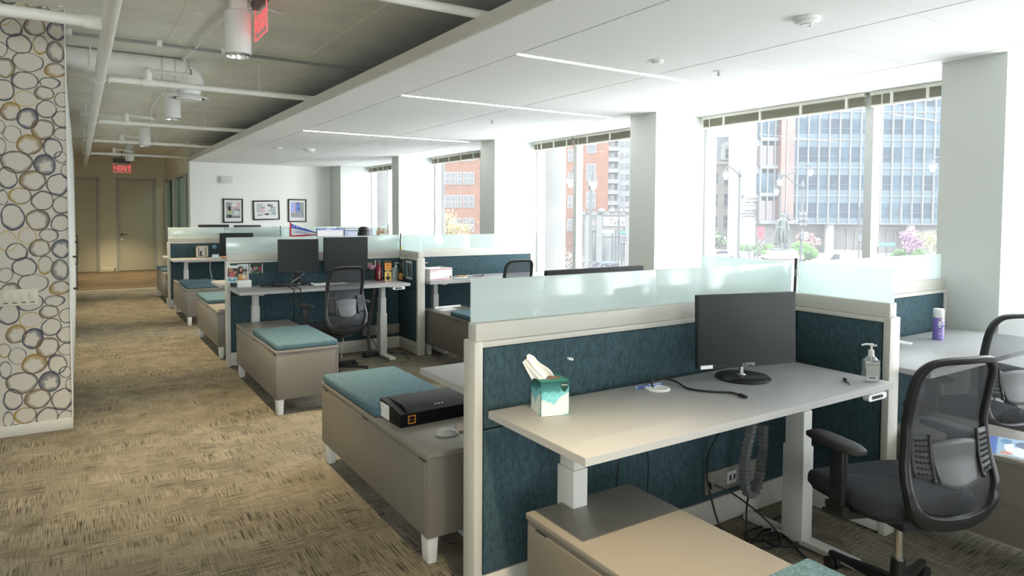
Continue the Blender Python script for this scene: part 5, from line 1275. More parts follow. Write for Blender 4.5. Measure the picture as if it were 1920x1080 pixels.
MB().prism([(.0, .0), (FX * .9, .048), (FX * .9, .056), (0, .042)], 1, -.0018, 0).build('red_band', PR, r)
MB().box(-.022, .004, -.003, .003, -.004, .262, .001).build('red_binding', PR, r)
b = MB()
for q in range(4):
    cx, cz = .045 + q * .048, .196 - q * .010
    b.prism([(cx + (.017 if i % 2 == 0 else .007) * math.sin(i * PI / 5), cz + (.017 if i % 2 == 0 else .007) * math.cos(i * PI / 5)) for i in range(10)], 1, -.003, -.0018)
b.build('white_stars', PW, r)
text('lettering', 'CAPITALS', .062, PB, r, (.03, -.0035, .085), (PI / 2, .12, 0), ext=.0005, sx=.95)

# dried flower arrangement by the far window
r = thing('dried_flowers', 'dried tan grass arrangement in a white pot at the far desk', 'plant', (4.52, 11.30, DZ))
b = MB(); b.lathe([(.05, 0), (.075, .01), (.09, .25), (.083, .25), (.068, .03), (0, .03)], 24, cap=False); b.build('pot', WPLAS, r)
b = MB(); rg = random.Random(21)
for q in range(60):
    a = rg.uniform(0, 6.28); e = rg.uniform(.02, .16); hh = rg.uniform(.34, .48) - e * .5
    p1 = Vector((e * math.cos(a), e * math.sin(a) * .7, hh)); b.tube([(.02 * math.cos(a), .02 * math.sin(a), .2), p1 * .8, p1], .003, 5); b.ball(p1, .010, (.8, .8, 1.8), n=6)
b.build('stems', mat('dried_tan', (.45, .29, .15), .8), r)

# pictures on the end wall
def frame(lb, cx, cz, w_, h_, fn, roll=0.0):
    r = thing('framed_picture', lb, 'picture', (cx, YE - .002, cz), 0, 'framed photographs on the end wall'); r.rotation_euler = (0, roll, 0)
    t_ = .026; b = MB()
    for q in ((-w_ / 2, w_ / 2, -h_ / 2, -h_ / 2 + t_), (-w_ / 2, w_ / 2, h_ / 2 - t_, h_ / 2), (-w_ / 2, -w_ / 2 + t_, -h_ / 2, h_ / 2), (w_ / 2 - t_, w_ / 2, -h_ / 2, h_ / 2)): b.box(q[0], q[1], -.026, 0, q[2], q[3], .002)
    b.build('frame', BLACK, r); MB().box(-w_ / 2 + t_ * .6, w_ / 2 - t_ * .6, -.014, -.004, -h_ / 2 + t_ * .6, h_ / 2 - t_ * .6).build('mount', PAPER, r)
    iw, ih = w_ * .70 if w_ < h_ else w_ * .72, h_ * .66 if w_ < h_ else h_ * .60
    printed('picture_print', iw, ih, 60, 60, fn, None, r, (0, -.015, -ih / 2 + .01))
frame('tall framed picture with pink and green tones on the end wall', 2.715, 1.522, .39, .50, lambda U, V: blobs(U, V, (.40, .45, .46), [('r', .55, 1, .55, 1, (.62, .42, .44)), ('r', 0, .35, .6, 1, (.30, .31, .30)), (.6, .85, .2, .14, (.70, .72, .72)), (.5, .6, .16, .1, (.60, .42, .40)), (.25, .58, .10, .18, (.02, .025, .03)), (.8, .5, .2, .12, (.22, .28, .32)), (.25, .38, .16, .08, (.48, .62, .20)), (.75, .35, .22, .14, (.65, .68, .68)), (.15, .12, .2, .12, (.10, .17, .19)), (.3, .12, .12, .1, (.02, .02, .025)), (.7, .10, .35, .06, (.12, .12, .12)), (.7, .15, .3, .02, (.65, .65, .65))]))
frame('middle framed picture on the end wall, wide and hanging slightly tilted', 3.382, 1.538, .545, .415, lambda U, V: blobs(U, V, (.72, .74, .76), [('r', 0, .3, .3, 1, (.48, .52, .54)), ('r', .6, 1, .35, .75, (.45, .50, .52)), (.75, .78, .10, .2, (.25, .30, .33)), (.63, .88, .06, .09, (.03, .03, .035)), (.60, .60, .12, .2, (.74, .76, .75)), (.35, .68, .10, .12, (.42, .43, .44)), (.28, .42, .16, .16, (.68, .48, .54)), (.62, .4, .06, .06, (.48, .36, .24)), ('r', .05, .95, .05, .22, (.62, .63, .64)), (.52, .12, .12, .08, (.05, .05, .055)), (.15, .04, .12, .04, (.2, .17, .16)), ('r', .75, 1, .05, .35, (.40, .45, .47))]), math.radians(-1.5))
frame('tall framed picture with blue columns on the end wall', 4.032, 1.535, .395, .50, lambda U, V: blobs(U, V, (.30, .34, .36), [('r', 0, .3, .35, 1, (.34, .42, .80)), ('r', .3, .42, .3, 1, (.50, .28, .36)), ('r', .42, .68, .35, .95, (.12, .25, .70)), ('r', .68, 1, 0, 1, (.30, .34, .35)), ('r', .42, .68, .93, 1, (.05, .06, .16)), (.6, .58, .1, .05, (.05, .07, .12))] + [(.05 + .09 * k, .33, .04, .04, (.55, .45, .42)) for k in range(7)] + [(.05 + .09 * k, .22, .04, .08, (.55, .56, .56) if k % 2 else (.12, .13, .14)) for k in range(8)] + [('r', 0, 1, 0, .08, (.36, .38, .48))]))

# ================================================================== SEATED PERSON
def person():
    r = thing('person', 'person with dark hair seated at the two lit far screens, back turned', 'person', (4.0, 10.74, 0), 0)
    J = {'pelvis': (0, -.03, .56), 'belly': (0, -.04, .68), 'chest': (0, -.02, .86), 'neck0': (0, -.01, .98), 'neck': (0, .005, 1.04), 'head0': (0, .02, 1.10), 'head1': (0, .03, 1.17), 'head2': (0, .025, 1.225)}
    E_ = [('pelvis', 'belly'), ('belly', 'chest'), ('chest', 'neck0'), ('neck0', 'neck'), ('neck', 'head0'), ('head0', 'head1'), ('head1', 'head2')]
    R_ = {'pelvis': (.15, .11), 'belly': (.125, .10), 'chest': (.145, .10), 'neck0': (.09, .07), 'neck': (.05, .05), 'head0': (.065, .075), 'head1': (.078, .092), 'head2': (.05, .06)}
    for s_, n in ((-1, 'l'), (1, 'r')):
        J.update({n + 'sh': (s_ * .165, -.01, .95), n + 'el': (s_ * .22, .06, .70), n + 'wr': (s_ * .13, .27, .80), n + 'hip': (s_ * .09, .0, .53), n + 'kn': (s_ * .12, .40, .52), n + 'an': (s_ * .12, .36, .10), n + 'toe': (s_ * .13, .52, .05)})
        R_.update({n + 'sh': (.055, .055), n + 'el': (.04, .04), n + 'wr': (.026, .02), n + 'hip': (.085, .08), n + 'kn': (.058, .058), n + 'an': (.04, .04), n + 'toe': (.035, .03)})
        E_ += [('neck0', n + 'sh'), (n + 'sh', n + 'el'), (n + 'el', n + 'wr'), ('pelvis', n + 'hip'), (n + 'hip', n + 'kn'), (n + 'kn', n + 'an'), (n + 'an', n + 'toe')]
    # fingers
    for s_, n in ((-1, 'l'), (1, 'r')):
        J[n + 'palm'] = (s_ * .125, .335, .803); R_[n + 'palm'] = (.030, .013); E_.append((n + 'wr', n + 'palm'))
        for q in range(4):
            dx = (-.027 + .018 * q) * s_; ln = (.045, .055, .06, .05)[q]
            J[n + 'f%da' % q] = (s_ * .125 + dx, .365, .806); J[n + 'f%db' % q] = (s_ * .125 + dx * 1.15, .365 + ln, .794)
            R_[n + 'f%da' % q] = (.0085, .0085); R_[n + 'f%db' % q] = (.0075, .0075); E_ += [(n + 'palm', n + 'f%da' % q), (n + 'f%da' % q, n + 'f%db' % q)]
        J[n + 'th'] = (s_ * .085, .345, .796); R_[n + 'th'] = (.009, .009); E_.append((n + 'palm', n + 'th'))
    names = list(J); me = bpy.data.meshes.new('body'); me.from_pydata([J[n] for n in names], [(names.index(a), names.index(b)) for a, b in E_], [])
    o = bpy.data.objects.new('body', me); COL.objects.link(o); o.parent = r
    sk = o.modifiers.new('skin', 'SKIN'); sk.use_smooth_shade = True
    if not me.skin_vertices: me.skin_vertices.new() if hasattr(me.skin_vertices, 'new') else None
    if me.skin_vertices:
        for i, n in enumerate(names): me.skin_vertices[0].data[i].radius = R_[n]
        me.skin_vertices[0].data[0].use_root = True
    sb = o.modifiers.new('subdivision', 'SUBSURF'); sb.levels = 2; sb.render_levels = 2
    # bake the modifiers so that clothing areas can take their own material
    bpy.context.view_layer.update(); ev = o.evaluated_get(bpy.context.evaluated_depsgraph_get())
    m2 = bpy.data.meshes.new_from_object(ev); o.modifiers.clear(); o.data = m2; m2.name = 'body'
    m2.materials.clear()
    for m_ in (mat('skin_tone', (.42, .24, .16), .55), mat('dark_sweater', (.03, .032, .04), .9), mat('dark_trousers', (.02, .025, .05), .9)): m2.materials.append(m_)
    for p in m2.polygons:
        c = p.center; p.use_smooth = True
        p.material_index = 2 if (c.z < .58 and not (abs(c.x) > .16 and c.z > .5)) else 1 if (c.z < 1.0 and not (c.y > .26 and c.z > .74)) else 0
    # hair: a long cap falling to the shoulders
    b = MB()
    def hair(u, v):
        t = u * 2 * PI; z = 1.252 - .235 * v; k = math.sin(min(1, v * 2.4 + .08) * PI / 2)
        rx = .094 * k * (1 + .10 * v); ry = .108 * k * (1 + .02 * v); front = math.sin(t)
        y_ = ry * front + .012 - (.02 * v if front < 0 else 0)
        if front > .35 and v > .28: y_ = .03 + .02 * front
        return (rx * math.cos(t) + .003 * math.sin(14 * t), y_, z)
    b.grid(hair, 40, 18, closed=True); b.ball((0, .012, 1.215), .088, (1, 1.12, .62), n=20); b.build('hair', mat('dark_brown_hair', (.012, .010, .009), .5, bump=.3, bscale=120, stretch=(1, 1, .1)), r, angle=80)
    b = MB()
    for s_ in (-1, 1): b.ball((s_ * .032, .108, 1.155), .010, n=8)
    b.build('eyes', mat('eye_white', (.6, .6, .58), .2), r); MB().prism([(.105, 1.15), (.135, 1.125), (.105, 1.12)], 0, -.012, .012).build('nose', MATS['skin_tone'], r); MB().box(-.022, .022, .098, .112, 1.092, 1.100, .003).build('mouth', mat('lip_tone', (.35, .12, .11), .5), r)
person()
# ================================================================== THE SQUARE OUTSIDE
GZ = -5.0
def E(lat, dep, z=0.0): return Vector((lat * cyw + dep * syw, -lat * syw + dep * cyw, z))
RZ = -YAW
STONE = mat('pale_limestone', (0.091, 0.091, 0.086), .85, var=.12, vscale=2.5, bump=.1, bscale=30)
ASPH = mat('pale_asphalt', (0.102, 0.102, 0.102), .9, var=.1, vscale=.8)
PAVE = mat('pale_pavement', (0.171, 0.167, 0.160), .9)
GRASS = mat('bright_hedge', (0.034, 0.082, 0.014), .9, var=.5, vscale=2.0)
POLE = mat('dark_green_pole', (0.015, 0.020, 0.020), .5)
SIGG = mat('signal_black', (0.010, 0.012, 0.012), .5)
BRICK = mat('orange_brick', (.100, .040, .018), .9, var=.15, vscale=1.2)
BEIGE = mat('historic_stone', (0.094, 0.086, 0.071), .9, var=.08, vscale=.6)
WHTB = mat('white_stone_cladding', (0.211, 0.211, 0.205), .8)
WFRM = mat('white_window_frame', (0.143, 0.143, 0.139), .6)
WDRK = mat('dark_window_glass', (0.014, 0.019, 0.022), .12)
struct(MB().box(-160, 160, 12, 240, GZ - .5, GZ).build('street', ASPH, loc=(0, 0, 0), rotz=RZ))
def xt(o, lat, dep, z=GZ): o.location = E(lat, dep, z); o.rotation_euler = (0, 0, RZ); return o
def ething(name, lb, cat, lat, dep, z=GZ, group=None, rz=0.0):
    return thing(name, lb, cat, E(lat, dep, z), RZ + rz, group)
# own facade: stone piers outside the windows
for (a, b), dp in zip(COLS[1:], (.20, .20, .53, .22, .42)):
    r = MB(); r.box(XW + .15, XW + dp, a + .01, b - .01, GZ, 8, .01); r.box(XW + .148, XW + dp + .002, a + .008, b - .008, 1.34, 1.352)
    struct(r.build('wall_right', STONE))

# glass office tower
def tower():
    D = 115.0; k = 1261.0 / D
    xa, xb = (1472 - 960) / k, (1805 - 960) / k
    r = ething('glass_office_tower', 'blue glass office tower with white mullions beyond the statue', 'office building', xa, D)
    W_ = xb - xa; FH = 4.75; z0 = 1.5 - 16 / k - GZ; nf = 6
    GL = mat('blue_curtain_glass', (0.034, 0.058, 0.082), .10, var=.6, vscale=.35, spec=.9)
    SP = mat('pale_blue_spandrel', (.055, .080, .094), .5, spec=.08, var=.1, vscale=.4)
    MU = mat('white_mullion', (.12, .125, .13), .6, spec=.1)
    rg = random.Random(4)
    GLS = [mat('curtain_glass_%s' % n, c, 0.15, var=.45, vscale=.5, spec=.06) for n, c in (('deep', (.012, .024, .036)), ('mid', (.022, .044, .062)), ('pale', (.034, .058, .076)))]
    for f in range(nf):
        za = z0 + f * FH
        MB().box(0, W_, 0, 14, za, za + 1.0).build('spandrel', SP, r)
        b = MB(); nb = 17
        for q in range(nb):
            x = W_ * q / nb
            b.box(x, x + W_ / nb, .05, 14, za + 1.0, za + 3.55, mi=rg.choice((0, 0, 1, 1, 2)))
        b.build('glazing', GLS, r)
        MB().box(0, W_, .02, 14, za + 3.55, za + FH).build('spandrel', SP, r)
        MB().box(-.1, W_ + .1, -.16, .05, za - .08, za + .08).build('transom', MU, r)
        if f % 1 == 0: MB().box(-.05, W_, -.07, .05, za + 1.9, za + 1.98).build('transom', MATS['pale_blue_spandrel'], r)
    for q in range(18):
        x = W_ * q / 17; MB().box(x - .10, x + .10, -.30, .06, z0 - .1, z0 + nf * FH).build('mullion', MU, r)
    # receding left flank with a warm reflection painted as a rust coloured strip
    b = MB()
    for f in range(nf): b.box(-4.0, -.2, 1.5 , 12, z0 + f * FH + .5, z0 + f * FH + 3.9, mi=f % 2)
    b.build('flank_glazing', [mat('pink_grey_glass', (0.070, 0.051, 0.051), .15, var=.3, vscale=.3), GLS[2]], r)
    b = MB()
    for q in range(4): b.box(-4.0 + q * 1.2, -3.8 + q * 1.2, 1.2, 1.6, z0, z0 + nf * FH)
    for f in range(nf): b.box(-4.0, -.2, 1.1, 1.6, z0 + f * FH - .1, z0 + f * FH + .5)
    b.build('flank_frame', MU, r)
    MB().box(-1.0, 1.3, -.10, 1.5, z0, z0 + nf * FH).build('reflection_strip', mat('rust_reflection_glass', (0.074, 0.035, 0.022), .25, var=.4, vscale=.4), r)
    # recessed ground floor
    MB().box(-4, W_, 3, 14, 0, z0).build('ground_floor_wall', mat('ground_floor_grey', (0.068, 0.065, 0.058), .5, var=.4, vscale=.5), r)
    for x in (8.1, 22.0): MB().cyl((x, 1.2, 0), (x, 1.2, z0), .75, n=20).build('round_column', WHTB, r)
    b = MB()
    for q in range(7): b.box(12 + q * 1.4, 12.12 + q * 1.4, 2.8, 3.0, 0, z0 - .8)
    b.box(11.8, 21, 2.8, 3, z0 - .9, z0 - .7); b.build('entrance_frames', WFRM, r)
tower()

# white institutional building with lettering
D = 118.0; k = 1261.0 / D
r = ething('white_institute_building', 'plain white building with small dark lettering beside the glass tower', 'building', (1384 - 960) / k, D)
W_ = (1427 - 1384) / k
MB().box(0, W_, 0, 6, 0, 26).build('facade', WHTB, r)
TX_ = mat('sign_grey', (0.008, 0.008, 0.009), .6); TR_ = mat('sign_cardinal', (0.119, 0.017, 0.020), .6)
zt_ = lambda py: 1.5 - (py - 402.5) / k - GZ
text('lettering', 'USC', .62, TR_, r, (1.02, -.05, zt_(374)), ext=.01)
text('lettering', 'University of', .62, TX_, r, (1.9, -.05, zt_(374)), ext=.01, sx=.55)
text('lettering', 'Southern California', .62, TX_, r, (1.02, -.05, zt_(381)), ext=.01, sx=.5)
MB().box(.5, 3.2, -.06, 0, zt_(385.4), zt_(384.8)).build('sign_rule', TX_, r)
text('lettering', 'USC', .62, TR_, r, (.5, -.05, zt_(396.5)), ext=.01, sx=.8)
text('lettering', 'Leonard D. Schaeffer', .58, TX_, r, (1.25, -.05, zt_(396.5)), ext=.01, sx=.36)
text('lettering', 'Institute for Public Policy', .58, TX_, r, (.5, -.05, zt_(402)), ext=.01, sx=.43)
text('lettering', '& Government Service', .58, TX_, r, (.5, -.05, zt_(407)), ext=.01, sx=.43)
b = MB(); b.prism([(.45, zt_(366)), (.8, zt_(366)), (.8, zt_(370)), (.62, zt_(373)), (.45, zt_(370))], 1, -.05, 0); b.build('shield_emblem', TX_, r)
r = ething('red_banner', 'small red and white banner at the foot of the white building', 'banner', 41.5, 112)
MB().box(-.6, .6, 0, .1, 1.5, 4.5).build('banner_cloth', mat('banner_red', (0.171, 0.020, 0.031), .7), r); MB().box(-.6, .6, -.02, .0, 1.5, 2.4).build('banner_foot', WHTB, r)

# windowed blocks
def windows(r, xs_, zs_, w_, h_, y_=-.05, glass=None, name='window'):
    proto = None
    for x in xs_:
        for z in zs_:
            if proto is None:
                proto = MB().box(-w_ / 2 - .08, w_ / 2 + .08, -.06, .1, -h_ / 2 - .08, h_ / 2 + .08).build(name, WFRM, r, loc=(x, y_, z))
                b = MB(); b.box(-w_ / 2, w_ / 2, -.10, -.05, -h_ / 2, -.05); b.box(-w_ / 2, w_ / 2, -.10, -.05, .05, h_ / 2); p2 = b.build('pane', glass or WDRK, proto)
            else:
                c = proto.copy(); COL.objects.link(c); c.location = (x, y_, z); d = p2.copy(); COL.objects.link(d); d.parent = c
D = 125.0; k = 1261.0 / D
r = ething('stone_townhouse', 'beige historic stone house with mansard roof beside the lettered white building', 'building', (1325 - 960) / k, D)
W_ = (1386 - 1325) / k
zc = lambda py, k_=k: 1.5 - (py - 402.3) / k_ - GZ
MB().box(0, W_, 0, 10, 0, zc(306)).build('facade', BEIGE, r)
MB().box(-.2, W_ + .2, -.5, 10, zc(309), zc(303)).build('cornice', mat('cornice_stone', (0.106, 0.096, 0.082), .8), r)
MB().prism([(0, zc(303)), (W_, zc(303)), (W_ - .4, zc(256)), (.6, zc(256))], 1, 1.0, 9).build('mansard_roof', mat('slate_grey', (0.075, 0.079, 0.082), .7), r)
MB().box(W_ - 2.0, W_ + .1, .5, 3, zc(300), zc(246)).build('chimney', mat('chimney_stone', (0.153, 0.136, 0.116), .9), r)
dm = MB().box(2.6, 4.9, .2, 2, zc(300), zc(275)); dm.prism([(2.4, zc(275)), (5.1, zc(275)), (3.75, zc(265))], 1, .1, 2); dm.build('dormer', WFRM, r)
windows(r, (3.75,), (zc(288),), 1.1, 1.7, .15); windows(r, (1.3, 3.6, 5.4), (zc(335), zc(375), zc(415)), 1.2, 2.3)
b = MB()
for q in range(12): b.box(-.02, W_, -.04, 0, zc(330 + q * 8), zc(329.2 + q * 8))
b.build('stone_courses', mat('course_stone', (0.123, 0.113, 0.096), .9), r)  # thin stone course lines, slightly lighter than the facade

D = 82.0; k = 1261.0 / D
r = ething('brick_building', 'orange brick building with white framed windows seen through the middle windows', 'building', (680 - 960) / k, D)
W_ = (1139 - 680) / k; zb = lambda py: 1.5 - (py - 401) / k - GZ
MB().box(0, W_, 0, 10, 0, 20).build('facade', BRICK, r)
windows(r, [(px - 680) / k for px in (707, 724, 839, 850, 861, 873, 884, 911, 940, 970, 1000, 1030, 1068)], [zb(y_) for y_ in (422, 379, 336, 292, 250)], .46, 1.35)
windows(r, [(px - 680) / k for px in (1107,)], [zb(y_) for y_ in (376, 324, 272)], 1.0, 1.9)
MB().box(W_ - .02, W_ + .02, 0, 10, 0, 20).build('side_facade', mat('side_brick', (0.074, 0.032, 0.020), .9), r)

D = 78.0; k = 1261.0 / D
r = ething('corner_store', 'white stone corner shop front with lettering over glass doors', 'shop', (1096 - 960) / k, D)
zs_ = lambda py: 1.5 - (py - 401.5) / k - GZ; W_ = (1215 - 1096) / k
b = MB(); b.box(0, W_, .3, 3.6, zs_(432), zs_(398)); b.box(-.2, W_, .1, 3.6, zs_(404), zs_(397))
for px in (1103, 1124, 1178): b.box((px - 1096) / k - .35, (px - 1096) / k + .35, .1, 3.6, 0, zs_(398))
for px in (1128, 1148, 1162, 1176): b.ball(((px - 1096) / k, .3, zs_(396)), .45, (1, 1, .7))
b.box(0, W_, .2, 3.6, 0, 1.0); b.build('stone_front', STONE, r)
MB().box(.2, W_, .6, 3.6, 1.0, zs_(432)).build('shop_glass', mat('shop_glass', (0.054, 0.065, 0.062), .15, var=.5, vscale=.6), r)
MB().box((1131 - 1096) / k, (1172 - 1096) / k, .05, .3, zs_(424), zs_(407)).build('sign_board', WHTB, r)
text('lettering', 'Tatte', .95, mat('sign_dark_brown', (0.041, 0.031, 0.024), .6), r, ((1141 - 1096) / k, .02, zs_(421)), ext=.02, sx=.9)
MB().box((1128 - 1096) / k, (1152 - 1096) / k, .35, .6, zs_(437), zs_(432)).build('warm_lamps', mat('shop_lamps', (0.273, 0.205, 0.102), .5, emit=(1, .8, .4), estr=2.0), r)
b = MB()
for px in (1130, 1150, 1156, 1174): b.box((px - 1096) / k - .06, (px - 1096) / k + .06, .5, .62, 1, zs_(432))
b.box((1130 - 1096) / k, (1174 - 1096) / k, .5, .62, zs_(446), zs_(444)); b.build('shop_frames', SIGG, r)

D = 170.0; k = 1261.0 / D
r = ething('apartment_block', 'white apartment block with balconies behind the corner shop', 'building', (1136 - 960) / k, D)
za_ = lambda py: 1.5 - (py - 401.5) / k - GZ; W_ = (1262 - 1136) / k
APT = mat('apartment_concrete', (0.115, 0.115, 0.113), .8)
MB().box(2.9, W_, 0, 12, 0, 34).build('facade', APT, r); MB().box(0, 2.9, 2.5, 12, 0, 34).build('recessed_wall', mat('apartment_tan', (0.153, 0.130, 0.116), .8), r)
for q in range(11):
    z = za_(405) + q * 2.72
    b = MB(); b.box(-.2, 3.0, -.5, 2.5, z, z + .18); b.box(-.2, 3.0, -.55, -.40, z, z + 1.0); b.build('balcony', APT, r)
windows(r, [3.8 + 1.35 * q for q in range(8)], [za_(405) + 1.7 + 2.72 * q for q in range(11)], .95, 1.35)
windows(r, [1.9], [za_(405) + 1.6 + 2.72 * q for q in range(11)], 1.0, 1.8, 2.45, name='balcony_window')

# statue
D = 65.0; k = 1261.0 / D
r = ething('statue', 'green bronze statue of a standing man in a cloak on a stone pedestal', 'statue', (1467 - 960) / k, D, GZ)
BRZ = mat('verdigris_bronze', (.032, .042, .038), .55, var=.35, vscale=3.0)
PIN = mat('pink_granite', (0.188, 0.143, 0.123), .7, var=.1, vscale=2)
zp = lambda py: 1.5 - (py - 403) / k - GZ
pz = zp(466.5)
ps = r
b = MB(); b.box(-1.15, 1.15, -.9, .9, 0, pz - 1.25, .06); b.box(-1.35, 1.35, -1.1, 1.1, 0, .6, .05); b.build('pedestal_shaft', PIN, ps)
b = MB(); b.box(-1.30, 1.30, -1.0, 1.0, pz - 1.3, pz - .95, .06); b.box(-1.62, 1.62, -1.25, 1.25, pz - .95, pz - .62, .08); b.box(-1.2, 1.2, -.95, .95, pz - .62, pz - .18, .05); b.build('pedestal_cap', mat('pale_granite', (0.205, 0.167, 0.143), .7), ps)
MB().lathe([(0, pz - .18), (1.15, pz - .18), (1.1, pz), (0, pz)], 24, M=Matrix.Diagonal((1, .8, 1, 1))).build('plinth', BRZ, ps)
def skinned(name, J, E_, R_, m_, parent, root=0, subs=2):
    names = list(J); me = bpy.data.meshes.new(name); me.from_pydata([J[n] for n in names], [(names.index(a), names.index(c)) for a, c in E_], [])
    o = bpy.data.objects.new(name, me); COL.objects.link(o); o.parent = parent
    o.modifiers.new('skin', 'SKIN').use_smooth_shade = True
    for i, n in enumerate(names): me.skin_vertices[0].data[i].radius = R_[n]
    me.skin_vertices[0].data[root].use_root = True
    s_ = o.modifiers.new('subdivision', 'SUBSURF'); s_.levels = subs; s_.render_levels = subs
    me.materials.append(m_); return o
H = 3.45
def sz(x, y_, z): return (x * H, y_ * H, pz + z * H)
J = {'pel': sz(0, 0, .53), 'bel': sz(0, 0, .63), 'che': sz(.0, .0, .74), 'nk0': sz(.005, -.01, .82), 'nk': sz(.008, -.012, .865), 'h0': sz(.012, -.02, .905), 'h1': sz(.014, -.022, .95), 'h2': sz(.012, -.015, .985),
     'lsh': sz(-.105, 0, .79), 'lel': sz(-.155, .02, .64), 'lwr': sz(-.075, -.075, .575), 'lhd': sz(-.035, -.09, .565), 'rsh': sz(.105, 0, .79), 'rel': sz(.15, .02, .64), 'rwr': sz(.165, -.04, .52), 'rhd': sz(.175, -.06, .475),
     'lhp': sz(-.05, 0, .50), 'lkn': sz(-.045, -.045, .28), 'lan': sz(-.045, -.02, .05), 'lto': sz(-.05, -.08, .02), 'rhp': sz(.05, 0, .50), 'rkn': sz(.06, -.02, .28), 'ran': sz(.075, .03, .05), 'rto': sz(.10, -.02, .02)}
E_ = [('pel', 'bel'), ('bel', 'che'), ('che', 'nk0'), ('nk0', 'nk'), ('nk', 'h0'), ('h0', 'h1'), ('h1', 'h2')] + [(a, b_) for p in 'lr' for a, b_ in (('nk0', p + 'sh'), (p + 'sh', p + 'el'), (p + 'el', p + 'wr'), (p + 'wr', p + 'hd'), ('pel', p + 'hp'), (p + 'hp', p + 'kn'), (p + 'kn', p + 'an'), (p + 'an', p + 'to'))]
q = H; R_ = {'pel': (.085 * q, .065 * q), 'bel': (.08 * q, .065 * q), 'che': (.09 * q, .065 * q), 'nk0': (.06 * q, .045 * q), 'nk': (.03 * q, .03 * q), 'h0': (.038 * q, .042 * q), 'h1': (.042 * q, .048 * q), 'h2': (.03 * q, .035 * q)}
for p in 'lr': R_.update({p + 'sh': (.042 * q, .042 * q), p + 'el': (.036 * q, .036 * q), p + 'wr': (.022 * q, .022 * q), p + 'hd': (.020 * q, .014 * q), p + 'hp': (.055 * q, .055 * q), p + 'kn': (.036 * q, .036 * q), p + 'an': (.024 * q, .024 * q), p + 'to': (.022 * q, .016 * q)})
skinned('figure', J, E_, R_, BRZ, ps)
b = MB()
def coat(u, v):
    t = -PI * .15 + u * PI * 1.30; z = .80 - .62 * v; rx = (.095 + .055 * v) * (1 + .08 * math.sin(u * 22) * v); ry = (.06 + .05 * v) * (1 + .1 * math.sin(u * 22) * v)
    return sz(rx * math.cos(t), ry * math.sin(t) + .01, z)
b.grid(coat, 46, 14); o = b.build('coat', BRZ, ps, angle=80); o.modifiers.new('thickness', 'SOLIDIFY').thickness = .05
b = MB()
def cloak(u, v):
    z = .62 - .50 * v; x = -.13 - .055 * math.sin(v * 2.6) + (u - .5) * (.10 + .05 * v); return sz(x + .012 * math.sin(u * 18), .02 + .05 * math.sin(u * PI) - .05, z + .02 * math.sin(u * 9))
b.grid(cloak, 20, 12); o = b.build('cloak', BRZ, ps, angle=80); o.modifiers.new('thickness', 'SOLIDIFY').thickness = .12
b = MB()
for q_ in range(9): b.ball(sz(.012 + .042 * math.cos(q_ * .7 + 2.2), .012 - .02 * math.sin(q_ * .7) , .955 - .008 * abs(q_ - 4)), .075, n=8)
b.build('wig', BRZ, ps); MB().box(.30, .62, .05, .55, pz, pz + .75, .05).build('book_stack', BRZ, ps)

# street lamps
def lamp(lb, px, top, D, arms, G_='street lamps on the square'):
    k = 1261.0 / D; zt2 = 1.5 - (top - (400.2 + (px - 960) * .0056)) / k - GZ
    r = ething('street_lamp', lb, 'street lamp', (px - 960) / k, D, GZ, G_)
    b = MB(); b.lathe([(0, 0), (.32, 0), (.30, .25), (.18, .9), (.12, 1.2), (.105, zt2 - .5), (.16, zt2 - .45), (.20, zt2 - .2), (.12, zt2 - .05), (.05, zt2 + .35), (0, zt2 + .4)], 14); b.build('pole', POLE, r)
    for dx, dz in arms:
        b = MB(); b.tube([(0, 0, zt2 - .35), (dx * .4, 0, zt2 + .1), (dx * .8, 0, zt2 + dz + .35), (dx, 0, zt2 + dz + .1)], .06, 8, smooth=4); a = b.build('arm', POLE, r)
        b = MB(); b.lathe([(.05, .55), (.10, .35), (.27, .28), (.29, .18)], 16, M=Matrix.Translation((dx, 0, zt2 + dz - .45)), cap=False); b.build('lamp_hood', POLE, a)
        b = MB(); b.lathe([(.26, .18), (.28, .0), (.18, -.30), (.06, -.42), (0, -.42)], 16, M=Matrix.Translation((dx, 0, zt2 + dz - .45))); b.build('lamp_globe', mat('milky_globe', (0.256, 0.259, 0.252), .3), a)
lamp('dark street lamp with one arm in front of the stone townhouse', 1385, 322, 60, [(-1.22, .1)])
lamp('tall two-armed street lamp rising behind the statue', 1462, 326, 73, [(3.2, .6), (-.45, -1.5)])
lamp('street lamp in front of the tower beyond the statue', 1503, 345, 70, [(-2.4, .6)])
lamp('street lamp hanging its globe before the tower above the pink tree', 1800, 312, 55, [(-2.4, .35)])
lamp('street lamp in front of the brick building, middle window', 1107, 340, 42, [(.12, .25)])
lamp('street lamp partly behind the mullion of the middle window', 1086, 330, 44, [(-.58, .05)])

